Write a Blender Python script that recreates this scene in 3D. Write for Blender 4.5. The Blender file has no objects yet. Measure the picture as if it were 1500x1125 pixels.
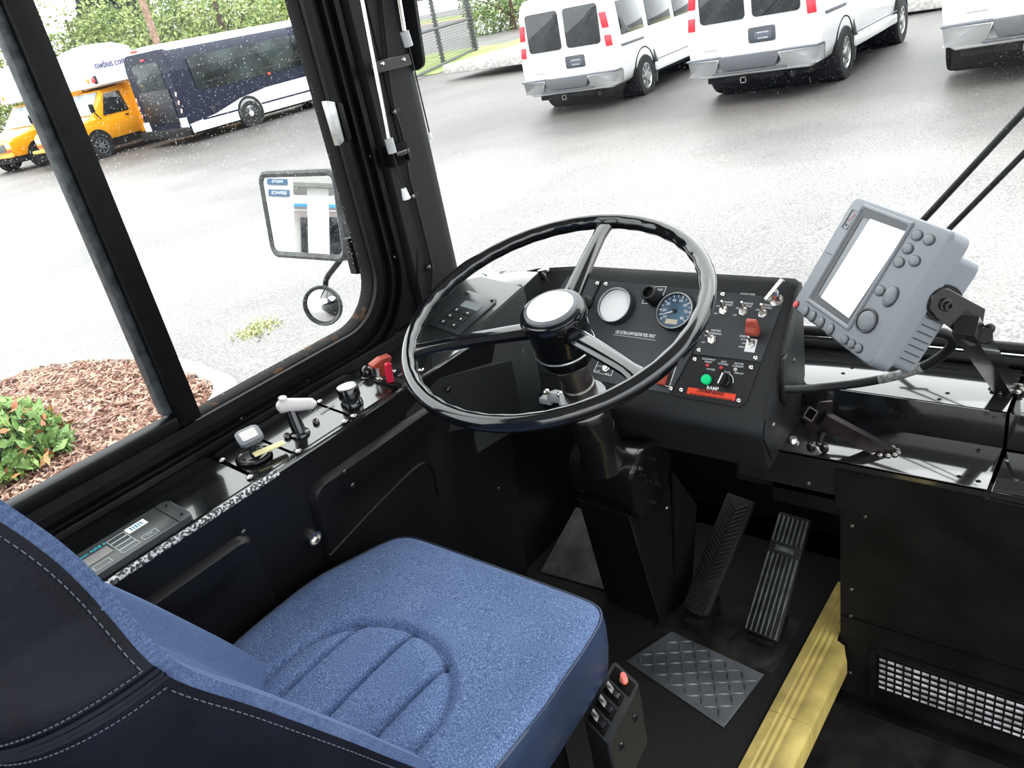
import bpy, bmesh, math, random
from mathutils import Vector, Matrix
random.seed(7)
V = Vector
SC = bpy.context.scene
COL = SC.collection
PI = math.pi
# ---------------------------------------------------------------- camera
# rows: camera right / down / forward in the bus frame (x right, y forward, z up)
F_PX = 1166.0
CR = V((0.77950066, 0.59965267, -0.181095))
CD = V((0.13990021, -0.44846035, -0.88278607))
CF = V((-0.61057895, 0.66279709, -0.43346668))
CAM = V((0, 0, 1.30))
cam = bpy.data.cameras.new('camera'); cam.sensor_width = 36; cam.lens = F_PX / 1500 * 36
cam.clip_start = 0.02; cam.clip_end = 600
co = bpy.data.objects.new('camera', cam); COL.objects.link(co)
co.matrix_world = Matrix(((CR.x, -CD.x, -CF.x, CAM.x), (CR.y, -CD.y, -CF.y, CAM.y), (CR.z, -CD.z, -CF.z, CAM.z), (0, 0, 0, 1)))
SC.camera = co

def ray(px, py):
    return CR * ((px - 750) / F_PX) + CD * ((py - 562.5) / F_PX) + CF
def on(px, py, p0, n):            # where a sight line meets a real plane
    d = ray(px, py); return CAM + d * ((V(p0) - CAM).dot(V(n)) / d.dot(V(n)))
def atX(px, py, v): return on(px, py, (v, 0, 0), (1, 0, 0))
def atY(px, py, v): return on(px, py, (0, v, 0), (0, 1, 0))
def atZ(px, py, v): return on(px, py, (0, 0, v), (0, 0, 1))

# ---------------------------------------------------------------- materials
MATS = {}
def mat(name, col, rough=.5, metal=0., noise=0., nscale=40., bump=0., bscale=200., spec=.5, col2=None, coat=0., emit=None):
    if name in MATS: return MATS[name]
    m = bpy.data.materials.new(name); m.use_nodes = True; nt = m.node_tree; b = nt.nodes['Principled BSDF']
    b.inputs['Base Color'].default_value = (*col, 1); b.inputs['Roughness'].default_value = rough
    b.inputs['Metallic'].default_value = metal; b.inputs['Specular IOR Level'].default_value = spec
    b.inputs['Coat Weight'].default_value = coat
    tc = nt.nodes.new('ShaderNodeTexCoord')
    if noise or col2:
        n = nt.nodes.new('ShaderNodeTexNoise'); n.inputs['Scale'].default_value = nscale; n.inputs['Detail'].default_value = 4
        nt.links.new(tc.outputs['Object'], n.inputs['Vector'])
        r = nt.nodes.new('ShaderNodeValToRGB'); r.color_ramp.elements[0].position = .35; r.color_ramp.elements[1].position = .65
        c2 = col2 or tuple(min(1, c * (1 + noise)) for c in col); c1 = col if col2 else tuple(c * (1 - noise) for c in col)
        r.color_ramp.elements[0].color = (*c1, 1); r.color_ramp.elements[1].color = (*c2, 1)
        nt.links.new(n.outputs['Fac'], r.inputs['Fac']); nt.links.new(r.outputs['Color'], b.inputs['Base Color'])
    if bump:
        n2 = nt.nodes.new('ShaderNodeTexNoise'); n2.inputs['Scale'].default_value = bscale; n2.inputs['Detail'].default_value = 3
        nt.links.new(tc.outputs['Object'], n2.inputs['Vector'])
        bp = nt.nodes.new('ShaderNodeBump'); bp.inputs['Strength'].default_value = bump; bp.inputs['Distance'].default_value = .002
        nt.links.new(n2.outputs['Fac'], bp.inputs['Height']); nt.links.new(bp.outputs['Normal'], b.inputs['Normal'])
    if emit:
        b.inputs['Emission Color'].default_value = (*col, 1); b.inputs['Emission Strength'].default_value = emit
    MATS[name] = m; return m
def glass(name, refl=.06, tint=(1, 1, 1), drops=0., dscale=300.):
    m = bpy.data.materials.new(name); m.use_nodes = True; nt = m.node_tree; nt.nodes.clear()
    o = nt.nodes.new('ShaderNodeOutputMaterial'); t = nt.nodes.new('ShaderNodeBsdfTransparent'); g = nt.nodes.new('ShaderNodeBsdfGlossy')
    t.inputs['Color'].default_value = (*tint, 1); g.inputs['Roughness'].default_value = .02
    lw = nt.nodes.new('ShaderNodeLayerWeight'); lw.inputs['Blend'].default_value = .5; pw = nt.nodes.new('ShaderNodeMath'); pw.operation = 'POWER'; pw.inputs[1].default_value = 4.5; nt.links.new(lw.outputs['Facing'], pw.inputs[0])
    fr = nt.nodes.new('ShaderNodeMath'); fr.operation = 'MULTIPLY_ADD'; fr.inputs[1].default_value = .8; fr.inputs[2].default_value = refl * .5; nt.links.new(pw.outputs[0], fr.inputs[0])
    mx = nt.nodes.new('ShaderNodeMixShader'); nt.links.new(fr.outputs[0], mx.inputs[0]); nt.links.new(t.outputs[0], mx.inputs[1]); nt.links.new(g.outputs[0], mx.inputs[2])
    last = mx
    if drops:
        tc = nt.nodes.new('ShaderNodeTexCoord'); vo = nt.nodes.new('ShaderNodeTexNoise'); vo.inputs['Scale'].default_value = dscale; vo.inputs['Detail'].default_value = 1
        nt.links.new(tc.outputs['Object'], vo.inputs['Vector'])
        cr = nt.nodes.new('ShaderNodeValToRGB'); cr.color_ramp.elements[0].position = .66; cr.color_ramp.elements[1].position = .72
        cr.color_ramp.elements[1].color = (drops, drops, drops, 1)
        nt.links.new(vo.outputs['Fac'], cr.inputs['Fac'])
        tl = nt.nodes.new('ShaderNodeBsdfTranslucent'); tl.inputs['Color'].default_value = (.85, .88, .9, 1)
        m2 = nt.nodes.new('ShaderNodeMixShader'); nt.links.new(cr.outputs['Color'], m2.inputs[0]); nt.links.new(last.outputs[0], m2.inputs[1]); nt.links.new(tl.outputs[0], m2.inputs[2]); last = m2
    nt.links.new(last.outputs[0], o.inputs['Surface']); MATS[name] = m; return m

K_GLOSS = mat('black_gloss_paint', (.012, .013, .014), .15, bump=.05, bscale=60, noise=.4, nscale=12, spec=.8, coat=.7)
K_SHELF = mat('black_shelf_paint', (.020, .021, .022), .12, bump=.04, bscale=40, spec=1., coat=1.)
K_DASH = mat('black_textured_plastic', (.018, .020, .022), .42, bump=.35, bscale=900, spec=.5)
K_PLATE = mat('black_panel_plate', (.040, .045, .050), .34, bump=.15, bscale=1200, spec=.6)
K_WALL = mat('black_wall_panel', (.010, .010, .011), .34, bump=.2, bscale=500, spec=.4)
K_DARK = mat('matte_black', (.006, .006, .007), .75, spec=.2)
K_FRONT = mat('scuffed_black_sheet', (.008, .0075, .007), .5, noise=.5, nscale=9, bump=.15, bscale=120, spec=.25)
K_RUB = mat('black_rubber', (.013, .014, .015), .5, bump=.3, bscale=400, spec=.4)
K_FRAME = mat('black_window_frame', (.006, .006, .0065), .42, noise=.3, nscale=30, spec=.22)
K_WHEEL = mat('glossy_black_enamel', (.008, .009, .011), .12, spec=.6, coat=.6)
K_PILLAR = mat('dark_grey_pillar_trim', (.022, .023, .024), .6, bump=.15, bscale=700, spec=.25)
K_CAST = mat('satin_black_casting', (.012, .012, .013), .20, spec=.65, bump=.04, bscale=80, coat=.4)
RUST = mat('rusty_gasket', (.008, .0075, .007), .6, col2=(.13, .055, .018), nscale=22, spec=.25)
_n = MATS['rusty_gasket'].node_tree; _r = _n.nodes['Color Ramp']; _r.color_ramp.elements[0].position = .56
_tc = _n.nodes.new('ShaderNodeTexCoord'); _sx = _n.nodes.new('ShaderNodeSeparateXYZ'); _n.links.new(_tc.outputs['Object'], _sx.inputs[0])
_lt = _n.nodes.new('ShaderNodeMath'); _lt.operation = 'LESS_THAN'; _lt.inputs[1].default_value = .80; _n.links.new(_sx.outputs['Z'], _lt.inputs[0])
_mu = _n.nodes.new('ShaderNodeMath'); _mu.operation = 'MULTIPLY'; _n.links.new(_lt.outputs[0], _mu.inputs[0]); _n.links.new(_n.nodes['Noise Texture'].outputs['Fac'], _mu.inputs[1]); _n.links.new(_mu.outputs[0], _r.inputs['Fac'])
STEEL = mat('bright_steel', (.72, .70, .67), .22, 1.)
CHROME = mat('chrome', (.85, .85, .86), .08, 1.)
ALU = mat('brushed_aluminium', (.45, .46, .46), .42, 1., noise=.15, nscale=60)
TUBE = mat('worn_steel_tube', (.22, .21, .20), .34, .9, noise=.5, nscale=14)
CASTG = mat('grey_cast_metal', (.42, .43, .44), .5, .3, bump=.2, bscale=150)
WHITE = mat('white_print', (.85, .86, .87), .5)
CAPW = mat('white_cap', (.90, .91, .92), .25)
GREYP = mat('grey_plastic', (.20, .22, .24), .42, bump=.08, bscale=900)
GREYB = mat('grey_button', (.15, .165, .18), .4)
GREYD = mat('dark_grey_bezel', (.035, .038, .045), .4)
SCREEN = mat('pale_lcd_screen', (.80, .86, .83), .18, emit=.75)
RED = mat('red_plastic', (.62, .02, .06), .3)
REDB = mat('red_button', (.60, .06, .07), .4)
PINK = mat('worn_red_button', (.85, .22, .20), .4)
GUARD = mat('red_brown_guard', (.40, .085, .055), .4)
GREEN = mat('green_button', (.0, .55, .20), .35, emit=.25)
ORANGE = mat('orange_red_sticker', (.80, .085, .04), .5)
PALE = mat('pale_grey_plastic', (.55, .53, .52), .35)
TAGY = mat('pale_yellow_tag', (.80, .72, .40), .5)
TEAL = mat('teal_print', (.03, .45, .55), .5)
GFACE = mat('sky_glare_gauge_face', (.92, .93, .94), .12, coat=1.)  # white base colour stands in for sky reflected on the gauge
SFACE = mat('blue_black_gauge_face', (.03, .07, .12), .25, col2=(.10, .18, .26), nscale=14)
LCD = mat('beige_odometer', (.55, .50, .40), .4)
YEL = mat('worn_yellow_vinyl', (.54, .43, .15), .5, noise=.25, nscale=14, bump=.2, bscale=90)
PLATE = mat('grey_tread_plate', (.15, .158, .172), .45, .55, noise=.3, nscale=10)
FLOORM = mat('speckled_black_floor', (.010, .010, .010), .75, col2=(.045, .042, .04), nscale=420, bump=.6, bscale=420)
MATS['speckled_black_floor'].node_tree.nodes['Color Ramp'].color_ramp.elements[0].position = .6
DIRT = mat('dusty_mat', (.020, .018, .016), .7, noise=.6, nscale=18)
LEATHER = mat('dark_navy_vinyl', (.010, .011, .019), .48, bump=.25, bscale=260, noise=.35, nscale=8, spec=.2)
LEATHB = mat('navy_vinyl_side', (.030, .045, .085), .38, bump=.2, bscale=260, noise=.2, nscale=10)
STITCH = mat('grey_blue_thread', (.10, .12, .15), .7)
GASK = mat('grey_glazing_channel', (.05, .06, .065), .5, noise=.5, nscale=60)
SCUFF = mat('scuffed_edge', (.02, .02, .021), .5, col2=(.55, .56, .57), nscale=230)
MATS['scuffed_edge'].node_tree.nodes['Color Ramp'].color_ramp.elements[0].position = .48
MATS['scuffed_edge'].node_tree.nodes['Color Ramp'].color_ramp.elements[1].position = .54
def fabric(name, k=1.):
    m = mat(name, (.05, .095, .24), .9, spec=.15)
    nt = m.node_tree; b = nt.nodes['Principled BSDF']; tc = nt.nodes.new('ShaderNodeTexCoord')
    n = nt.nodes.new('ShaderNodeTexNoise'); n.inputs['Scale'].default_value = 520; n.inputs['Detail'].default_value = 3
    nb = nt.nodes.new('ShaderNodeTexNoise'); nb.inputs['Scale'].default_value = 9
    w = nt.nodes.new('ShaderNodeTexWave'); w.inputs['Scale'].default_value = 170; w.inputs['Distortion'].default_value = 4; w.inputs['Detail'].default_value = 2
    for q in (n, nb, w): nt.links.new(tc.outputs['Object'], q.inputs['Vector'])
    r = nt.nodes.new('ShaderNodeValToRGB'); r.color_ramp.elements[0].position = .30; r.color_ramp.elements[1].position = .74
    r.color_ramp.elements[0].color = (.050, .078, .155, 1); r.color_ramp.elements[1].color = (.27, .35, .52, 1)
    e = r.color_ramp.elements.new(.55); e.color = (.118, .172, .305, 1)
    mx = nt.nodes.new('ShaderNodeMath'); mx.operation = 'MULTIPLY_ADD'; mx.inputs[1].default_value = .12; nt.links.new(w.outputs['Fac'], mx.inputs[0]); nt.links.new(n.outputs['Fac'], mx.inputs[2])
    m2 = nt.nodes.new('ShaderNodeMath'); m2.operation = 'MULTIPLY_ADD'; m2.inputs[1].default_value = .14; nt.links.new(nb.outputs['Fac'], m2.inputs[0]); nt.links.new(mx.outputs[0], m2.inputs[2])
    m3 = nt.nodes.new('ShaderNodeMath'); m3.operation = 'SUBTRACT'; m3.inputs[1].default_value = .12; nt.links.new(m2.outputs[0], m3.inputs[0])
    nt.links.new(m3.outputs[0], r.inputs['Fac']); nt.links.new(r.outputs['Color'], b.inputs['Base Color'])
    bp = nt.nodes.new('ShaderNodeBump'); bp.inputs['Strength'].default_value = .5; bp.inputs['Distance'].default_value = .0015
    nt.links.new(mx.outputs[0], bp.inputs['Height']); nt.links.new(bp.outputs['Normal'], b.inputs['Normal'])
    b.inputs['Sheen Weight'].default_value = .25; b.inputs['Sheen Roughness'].default_value = .4; b.inputs['Sheen Tint'].default_value = (.5, .65, .95, 1)
    return m
FABRIC = fabric('blue_woven_fabric')
FABRIC2 = fabric('blue_woven_fabric_back'); _n = FABRIC2.node_tree; _r = [q for q in _n.nodes if q.type == 'VALTORGB'][0]
for _e, _c in zip(_r.color_ramp.elements, ((.058, .085, .165, 1), (.090, .130, .235, 1), (.140, .188, .300, 1))): _e.color = _c
for q in _n.nodes:
    if q.type == 'BUMP': q.inputs['Strength'].default_value = .18
    if q.type == 'TEX_NOISE' and q.inputs['Scale'].default_value > 100: q.inputs['Scale'].default_value = 700
GLASS_SIDE = glass('rain_spotted_glass', .05, (.97, .985, .975), .30, 340)
GLASS_FRONT = glass('windshield_glass', .05, (.985, .995, .985), .10, 420)
MIRROR = mat('mirror_silver', (.93, .94, .94), .015, 1.)

# ---------------------------------------------------------------- mesh builder
WORLD = {}                         # top-level object -> its world matrix
class MB:
    def __init__(s, M=None): s.bm = bmesh.new(); s.M = M or Matrix()
    def v(s, p): return s.bm.verts.new(s.M @ V(p))
    def face(s, vs):
        try: return s.bm.faces.new(vs)
        except ValueError: return None
    def poly(s, pts): return s.face([s.v(p) for p in pts])
    def box(s, c, d, bev=0., seg=2, R=None):
        T = Matrix.Translation(V(c)) @ (R.to_4x4() if R else Matrix()) @ Matrix.Diagonal((*d, 1))
        r = bmesh.ops.create_cube(s.bm, size=1, matrix=s.M @ T)
        if bev:
            es = list({e for w in r['verts'] for e in w.link_edges})
            bmesh.ops.bevel(s.bm, geom=es, offset=bev, segments=seg, affect='EDGES', profile=.5)
        return s
    def prism(s, pts, d, bev=0., seg=2):           # pts: planar polygon, d: extrusion vector
        d = V(d); a = [s.v(p) for p in pts]; b = [s.v(V(p) + d) for p in pts]; n = len(pts)
        fs = [s.face(a[::-1]), s.face(b)]
        for i in range(n): fs.append(s.face([a[i], a[(i + 1) % n], b[(i + 1) % n], b[i]]))
        if bev:
            es = list({e for f in fs if f for e in f.edges})
            bmesh.ops.bevel(s.bm, geom=es, offset=bev, segments=seg, affect='EDGES', profile=.5)
        return s
    def loops(s, rings, closed=True, cap=True):
        R = [[s.v(p) for p in r] for r in rings]; n = len(R[0])
        for a, b in zip(R, R[1:]):
            for i in range(n if closed else n - 1):
                s.face([a[i], a[(i + 1) % n], b[(i + 1) % n], b[i]])
        if cap and closed: s.face(R[0][::-1]); s.face(R[-1])
        return s
    def lathe(s, prof, o=(0, 0, 0), axis=(0, 0, 1), n=32, cap=True):   # prof: (radius, height)
        ax = V(axis).normalized(); t = ax.orthogonal().normalized(); q = ax.cross(t); o = V(o)
        return s.loops([[o + ax * h + (t * math.cos(2 * PI * i / n) + q * math.sin(2 * PI * i / n)) * max(r, 1e-5) for i in range(n)] for r, h in prof], True, cap)
    def cyl(s, p0, p1, r, r2=None, n=20):
        p0, p1 = V(p0), V(p1); return s.lathe([(r, 0), (r2 if r2 is not None else r, (p1 - p0).length)], p0, p1 - p0, n)
    def tube(s, pts, r, n=10, closed=False, smooth=0):
        P = [V(p) for p in pts]
        if smooth: P = spline(P, smooth, closed)
        rr = r if callable(r) else (lambda t: r)
        m = len(P); rings = []; t0 = None
        for i in range(m):
            tg = (P[(i + 1) % m] - P[i - 1]) if closed else (P[min(i + 1, m - 1)] - P[max(i - 1, 0)])
            tg.normalize()
            if t0 is None: t0 = tg.orthogonal().normalized()
            t0 = (t0 - tg * t0.dot(tg)).normalized(); q = tg.cross(t0)
            R_ = rr(i / max(1, m - 1)); rings.append([P[i] + (t0 * math.cos(2 * PI * k / n) + q * math.sin(2 * PI * k / n)) * R_ for k in range(n)])
        if closed: return s.loops(rings + [rings[0]], True, False) if True else s
        return s.loops(rings)
    def sphere(s, c, r, sc=(1, 1, 1), u=20, v=12):
        bmesh.ops.create_uvsphere(s.bm, u_segments=u, v_segments=v, radius=r, matrix=s.M @ Matrix.Translation(V(c)) @ Matrix.Diagonal((*sc, 1))); return s
    def grid(s, fn, nu, nv):
        G = [[s.v(fn(i / nu, j / nv)) for j in range(nv + 1)] for i in range(nu + 1)]
        for i in range(nu):
            for j in range(nv): s.face([G[i][j], G[i + 1][j], G[i + 1][j + 1], G[i][j + 1]])
        return s
    def text(s, body, o, u, v, size, align='LEFT', ext=.0002, sx=1., bold=0.):
        cu = bpy.data.curves.new('t', 'FONT'); cu.body = body; cu.size = size; cu.extrude = ext; cu.offset = bold; cu.resolution_u = 2; cu.align_x = align; cu.align_y = 'CENTER'
        ob = bpy.data.objects.new('t', cu); COL.objects.link(ob)
        dg = bpy.context.evaluated_depsgraph_get(); dg.update(); me = bpy.data.meshes.new_from_object(ob.evaluated_get(dg))
        u, v, o = V(u).normalized(), V(v).normalized(), V(o); w = u.cross(v)
        vs = [s.v(o + u * p.co.x * sx + v * p.co.y + w * p.co.z) for p in me.vertices]
        for p in me.polygons: s.face([vs[i] for i in p.vertices])
        bpy.data.objects.remove(ob); bpy.data.curves.remove(cu); bpy.data.meshes.remove(me); return s
    def build(s, name, m, parent=None, label=None, sharp=38, weld=True):
        if weld: bmesh.ops.remove_doubles(s.bm, verts=s.bm.verts, dist=1e-6)
        bmesh.ops.recalc_face_normals(s.bm, faces=s.bm.faces)
        a = math.radians(sharp)
        for f in s.bm.faces: f.smooth = True
        for e in s.bm.edges:
            if len(e.link_faces) == 2:
                try: e.smooth = e.calc_face_angle() < a
                except ValueError: pass
        root = parent
        while root is not None and root.parent is not None: root = root.parent
        if root is not None and root.name in WORLD: s.bm.transform(WORLD[root.name].inverted())
        me = bpy.data.meshes.new(name); s.bm.to_mesh(me); s.bm.free()
        for q in (m if isinstance(m, (list, tuple)) else [m]): me.materials.append(q)
        o = bpy.data.objects.new(name, me); COL.objects.link(o); o.parent = parent
        if label: o['label'] = label
        return o
def spline(P, k, closed=False):
    out = []; n = len(P)
    for i in range(n if closed else n - 1):
        a, b, c, d = (P[(i - 1) % n], P[i], P[(i + 1) % n], P[(i + 2) % n]) if closed else (P[max(i - 1, 0)], P[i], P[i + 1], P[min(i + 2, n - 1)])
        for j in range(k):
            t = j / k; out.append(.5 * ((2 * b) + (c - a) * t + (2 * a - 5 * b + 4 * c - d) * t * t + (3 * b - a - 3 * c + d) * t ** 3))
    if not closed: out.append(P[-1])
    return out
def thing(name, label, cat, loc=(0, 0, 0), group=None, rot=None):
    o = bpy.data.objects.new(name, None); o.empty_display_size = .05; COL.objects.link(o)
    o.location = V(loc); WORLD[o.name] = Matrix.Translation(V(loc)); tag(o, label, cat, group); return o
def local_thing(name, label, cat, loc, rz, group=None, ry=0., rx=0.):    # parts are built in its own axes
    o = bpy.data.objects.new(name, None); o.empty_display_size = .3; COL.objects.link(o)
    o.location = V(loc); o.rotation_euler = (rx, ry, rz); tag(o, label, cat, group); return o
def tag(o, label, cat, group=None):
    o['label'] = label; o['category'] = cat
    if group: o['group'] = group
    return o
def struct(o): o['kind'] = 'structure'; return o
def copy_tree(o, parent=None, **kw):
    c = o.copy(); COL.objects.link(c); c.parent = parent
    for ch in list(o.children): copy_tree(ch, c)
    return c
class Frame:                        # a flat panel: origin, right, up, outward normal
    def __init__(s, o, u, v):
        s.o, s.u = V(o), V(u).normalized(); v = V(v); s.v = (v - s.u * v.dot(s.u)).normalized(); s.n = s.u.cross(s.v)
        s.M = Matrix(((s.u.x, s.v.x, s.n.x, s.o.x), (s.u.y, s.v.y, s.n.y, s.o.y), (s.u.z, s.v.z, s.n.z, s.o.z), (0, 0, 0, 1)))
    def px(s, x, y, h=0.):
        p = on(x, y, s.o + s.n * h, s.n) - s.o; return V((p.dot(s.u), p.dot(s.v), h))
    def P(s, a, b, c=0.): return s.o + s.u * a + s.v * b + s.n * c
def screw(mb, fr, p, r=.0045):      # round cross-head screw on a panel
    mb.M = fr.M; mb.lathe([(r, 0), (r, .0012), (r * .75, .0026), (r * .3, .0031)], p, (0, 0, 1), 14)
# ================================================================ THE CAB SHELL
XW = -1.20
def rrect(off, y0=-1.6, y1=.965, z0=.787, z1=1.98, r=.085, k=10):
    y0 -= off; y1 += off; z0 -= off; z1 += off; r += off; pts = []
    for cy, cz, a0 in ((y1 - r, z0 + r, -90), (y1 - r, z1 - r, 0), (y0 + r, z1 - r, 90), (y0 + r, z0 + r, 180)):
        for i in range(k + 1):
            a = math.radians(a0 + 90 * i / k); pts.append((cy + r * math.cos(a), cz + r * math.sin(a)))
    return pts
def ring(mb, offs):                 # offs: list of (offset, x) swept round the window
    mb.loops([[(x, y, z) for y, z in rrect(o)] for o, x in offs], True, False)

b = MB()
# left side wall: inner skin above the console with the rounded window opening
outer = [(1.30, .40), (1.30, 2.04), (-1.9, 2.04), (-1.9, .40)]
inn = rrect(.098)
def outp(y, z):
    cy, cz = -.345, 1.38; dy, dz = y - cy, z - cz
    s = min((1.555 / abs(dy)) if dy else 9e9, (.66 / abs(dz)) if dz else 9e9); return (cy + dy * s, cz + dz * s)
a = [b.v((XW - .012, y, z)) for y, z in inn]; c = [b.v((XW - .012, *outp(y, z))) for y, z in inn]; n = len(a)
for i in range(n): b.face([a[i], a[(i + 1) % n], c[(i + 1) % n], c[i]])
c2 = [b.v((XW - .07, *outp(y, z))) for y, z in inn]
for i in range(n): b.face([c[i], c[(i + 1) % n], c2[(i + 1) % n], c2[i]])
b.prism([(-1.035, -1.9, .697), (-1.035, 1.12, .697), (-1.115, 1.12, -.02), (-1.115, -1.9, -.02)], (-.10, 0, 0))
b.box((-1.2, 1.32, .2), (.12, .5, .5))
wl = struct(b.build('wall_left', K_WALL))
def wall_x(z): return -1.115 + .08 * (z + .02) / .717
# pressed panels in the wall under the console
WF = Frame((wall_x(.4), .4, .4), (0, 1, 0), (wall_x(.7) - wall_x(.3), 0, .4)); WF.n = V((1, 0, 0))
WF = Frame((wall_x(.4), .4, .4), (0, 1, 0), (.08, 0, .717))
def rr2(x0, y0, x1, y1, r, k=6):
    pts = []
    for cx, cy, a0 in ((x1 - r, y0 + r, -90), (x1 - r, y1 - r, 0), (x0 + r, y1 - r, 90), (x0 + r, y0 + r, 180)):
        for i in range(k + 1):
            t = math.radians(a0 + 90 * i / k); pts.append((cx + r * math.cos(t), cy + r * math.sin(t), 0))
    return pts
for (y0, y1, zt) in ((.03, .27, .135), (-.30, .0, .14), (.27 + .05, .68, .185)):
    pass
for (y0, y1, top, bot) in ((-.36, .078, .245, -.2), (.185, .535, .245, -.25)):
    b = MB(WF.M); 
    rings = [[(x, y, h) for x, y, _ in rr2(y0 + o, bot + o, y1 - o, top - o, .035 - min(o, .02))] for o, h in ((0, -.004), (.004, .007), (.010, .012), (.05, .012), (.055, .009), (.10, .009))]
    b.loops(rings, True, True); b.build('pressed_panel', K_WALL, wl)
b = MB(WF.M); b.tube([(.19, .10, .0105), (.33, .13, .0105), (.43, .14, .0105), (.462, .11, .0105), (.466, .04, .0105)], .0035, 8, smooth=6); b.build('pressed_rib', K_WALL, wl)
for q in ((505, 691), (517, 711), (657, 571), (357, 780), (704, 661), (731, 715)):
    p = WF.px(*q, .012 if q[0] < 700 else .0); b = MB(); screw(b, WF, p, .006); b.build('screw', K_CAST, wl)
p = WF.px(458, 787); b = MB(WF.M); b.lathe([(.013, 0), (.0135, .008), (.0105, .008), (.009, .001)], p); b.build('ring_boss', STEEL, wl, 'bare metal ring set in the wall panel')
# ribs between the window and the pillar trim
# ---- side window
b = MB()
ring(b, [(.013, XW - .045), (.013, XW - .022), (.016, XW - .016), (.022, XW - .014), (.024, XW - .03)])
w1 = struct(b.build('window_1', RUST))
b = MB(); ring(b, [(.018, XW - .03), (.018, XW - .004), (.036, XW - .002), (.040, XW - .010), (.052, XW - .010), (.055, XW + .002), (.060, XW + .002), (.063, XW - .008), (.076, XW - .008), (.079, XW + .004), (.084, XW + .004), (.087, XW - .004), (.098, XW - .004), (.100, XW - .02)])
b.build('window_frame', K_FRAME, w1)
def leaning(y0, y1, x0, x1, bev, z0=.775, z1=1.99):
    sl = lambda z: 0.; b = MB(); b.prism([(x0, y0 + sl(z0), z0), (x0, y1 + sl(z0), z0), (x0, y1 + sl(z1), z1), (x0, y0 + sl(z1), z1)], (x1 - x0, 0, 0), bev); return b
leaning(.503, .541, XW - .032, XW + .008, .004).build('mullion', K_FRAME, w1)
leaning(.489, .505, XW - .030, XW - .006, .003, .80).build('glazing_channel', GASK, w1)
b = MB(); b.box((XW - .010, -.54, .785), (.030, 2.09, .022), .004); b.build('sash_rail', K_FRAME, w1)
b = MB(); b.poly([(XW - .033, -1.58, .79), (XW - .033, .49, .79), (XW - .033, .49, 1.97), (XW - .033, -1.58, 1.97)]); b.build('sliding_pane', GLASS_SIDE, w1)
b = MB(); b.poly([(XW - .036, y, z) for y, z in rrect(.018, y0=.50)]); b.build('fixed_pane', GLASS_SIDE, w1)
b = MB()
p0 = atX(480, 149, XW); p1 = atX(497, 211, XW)
b.prism([(XW - .004, p0.y - .012, p0.z + .004), (XW - .004, p0.y + .006, p0.z - .002), (XW - .004, p1.y + .004, p1.z + .004), (XW - .004, p1.y - .010, p1.z - .002)], (.018, 0, 0), .003)
lt_ = b.build('sash_latch', ALU, w1, 'bare metal latch plate')
b = MB(); b.prism([(XW - .004, p0.y + .007, p0.z - .002), (XW - .004, p0.y + .020, p0.z - .008), (XW - .004, p1.y + .020, p1.z + .004), (XW - .004, p1.y + .006, p1.z)], (.020, 0, 0), .003); b.build('latch_grip', K_FRAME, lt_)
for q in ((443, 180 / 5 + 24), (503.5, 59.5), (543, 229), (579, 377), (535, 518), (453, 540), (347, 615), (240, 684), (115, 757), (525, 516)):
    pass
for q in ((504, 59), (544, 229), (579, 377), (526, 516), (452, 559), (355, 614), (240, 684), (115, 757)):
    p = atX(*q, XW); b = MB(); b.lathe([(.004, 0), (.0035, .002), (.001, .003)], (XW - .003, p.y, p.z), (1, 0, 0), 10); b.build('frame_screw', K_CAST, w1)

# ---- corner pillar between the side window and the windshield
b = MB()
b.loops([[(XW - .008, 1.072, z), (XW + .004, 1.078, z), (XW + .006, 1.182, z), (XW - .004, 1.206, z), (XW - .03, 1.235, z), (XW - .09, 1.235, z), (XW - .09, 1.072, z)] for z in (.60, .9, 1.4, 2.03)])
pil = struct(b.build('trim_1', K_PILLAR))
b = MB(); b.tube([atX(611, 365, XW + .004), atX(611, 440, XW + .004), atX(640, 540, XW + .004)], .0016, 6); b.build('pillar_seam', K_DARK, pil)
b = MB(); b.tube([(XW + .005, 1.118, 1.06), (XW + .005, 1.118, 2.0)], .0016, 6); b.build('pillar_seam', K_DARK, pil)

# ---- floors, ceiling, front
b = MB(); b.box((-.83, .1, -.03), (.76, 3.0, .06)); b.box((-.90, 1.55, -.03), (.90, .1, .06)); fl = struct(b.build('floor', FLOORM))
b = MB(); b.box((.45, .1, -.20), (1.74, 3.0, .10)); struct(b.build('floor', DIRT))
b = MB(); b.box((-.436, .0, -.095), (.03, 2.49, .11)); struct(b.build('trim_2', K_FRONT))
b = MB(); b.box((0, -.1, 2.08), (2.7, 3.5, .06)); struct(b.build('ceiling', mat('pale_ceiling', (.62, .62, .60), .6)))
b = MB()
b.box((-.40, 1.60, .20), (1.70, .03, .62)); 
wf_ = struct(b.build('wall_front', K_DARK))
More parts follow.
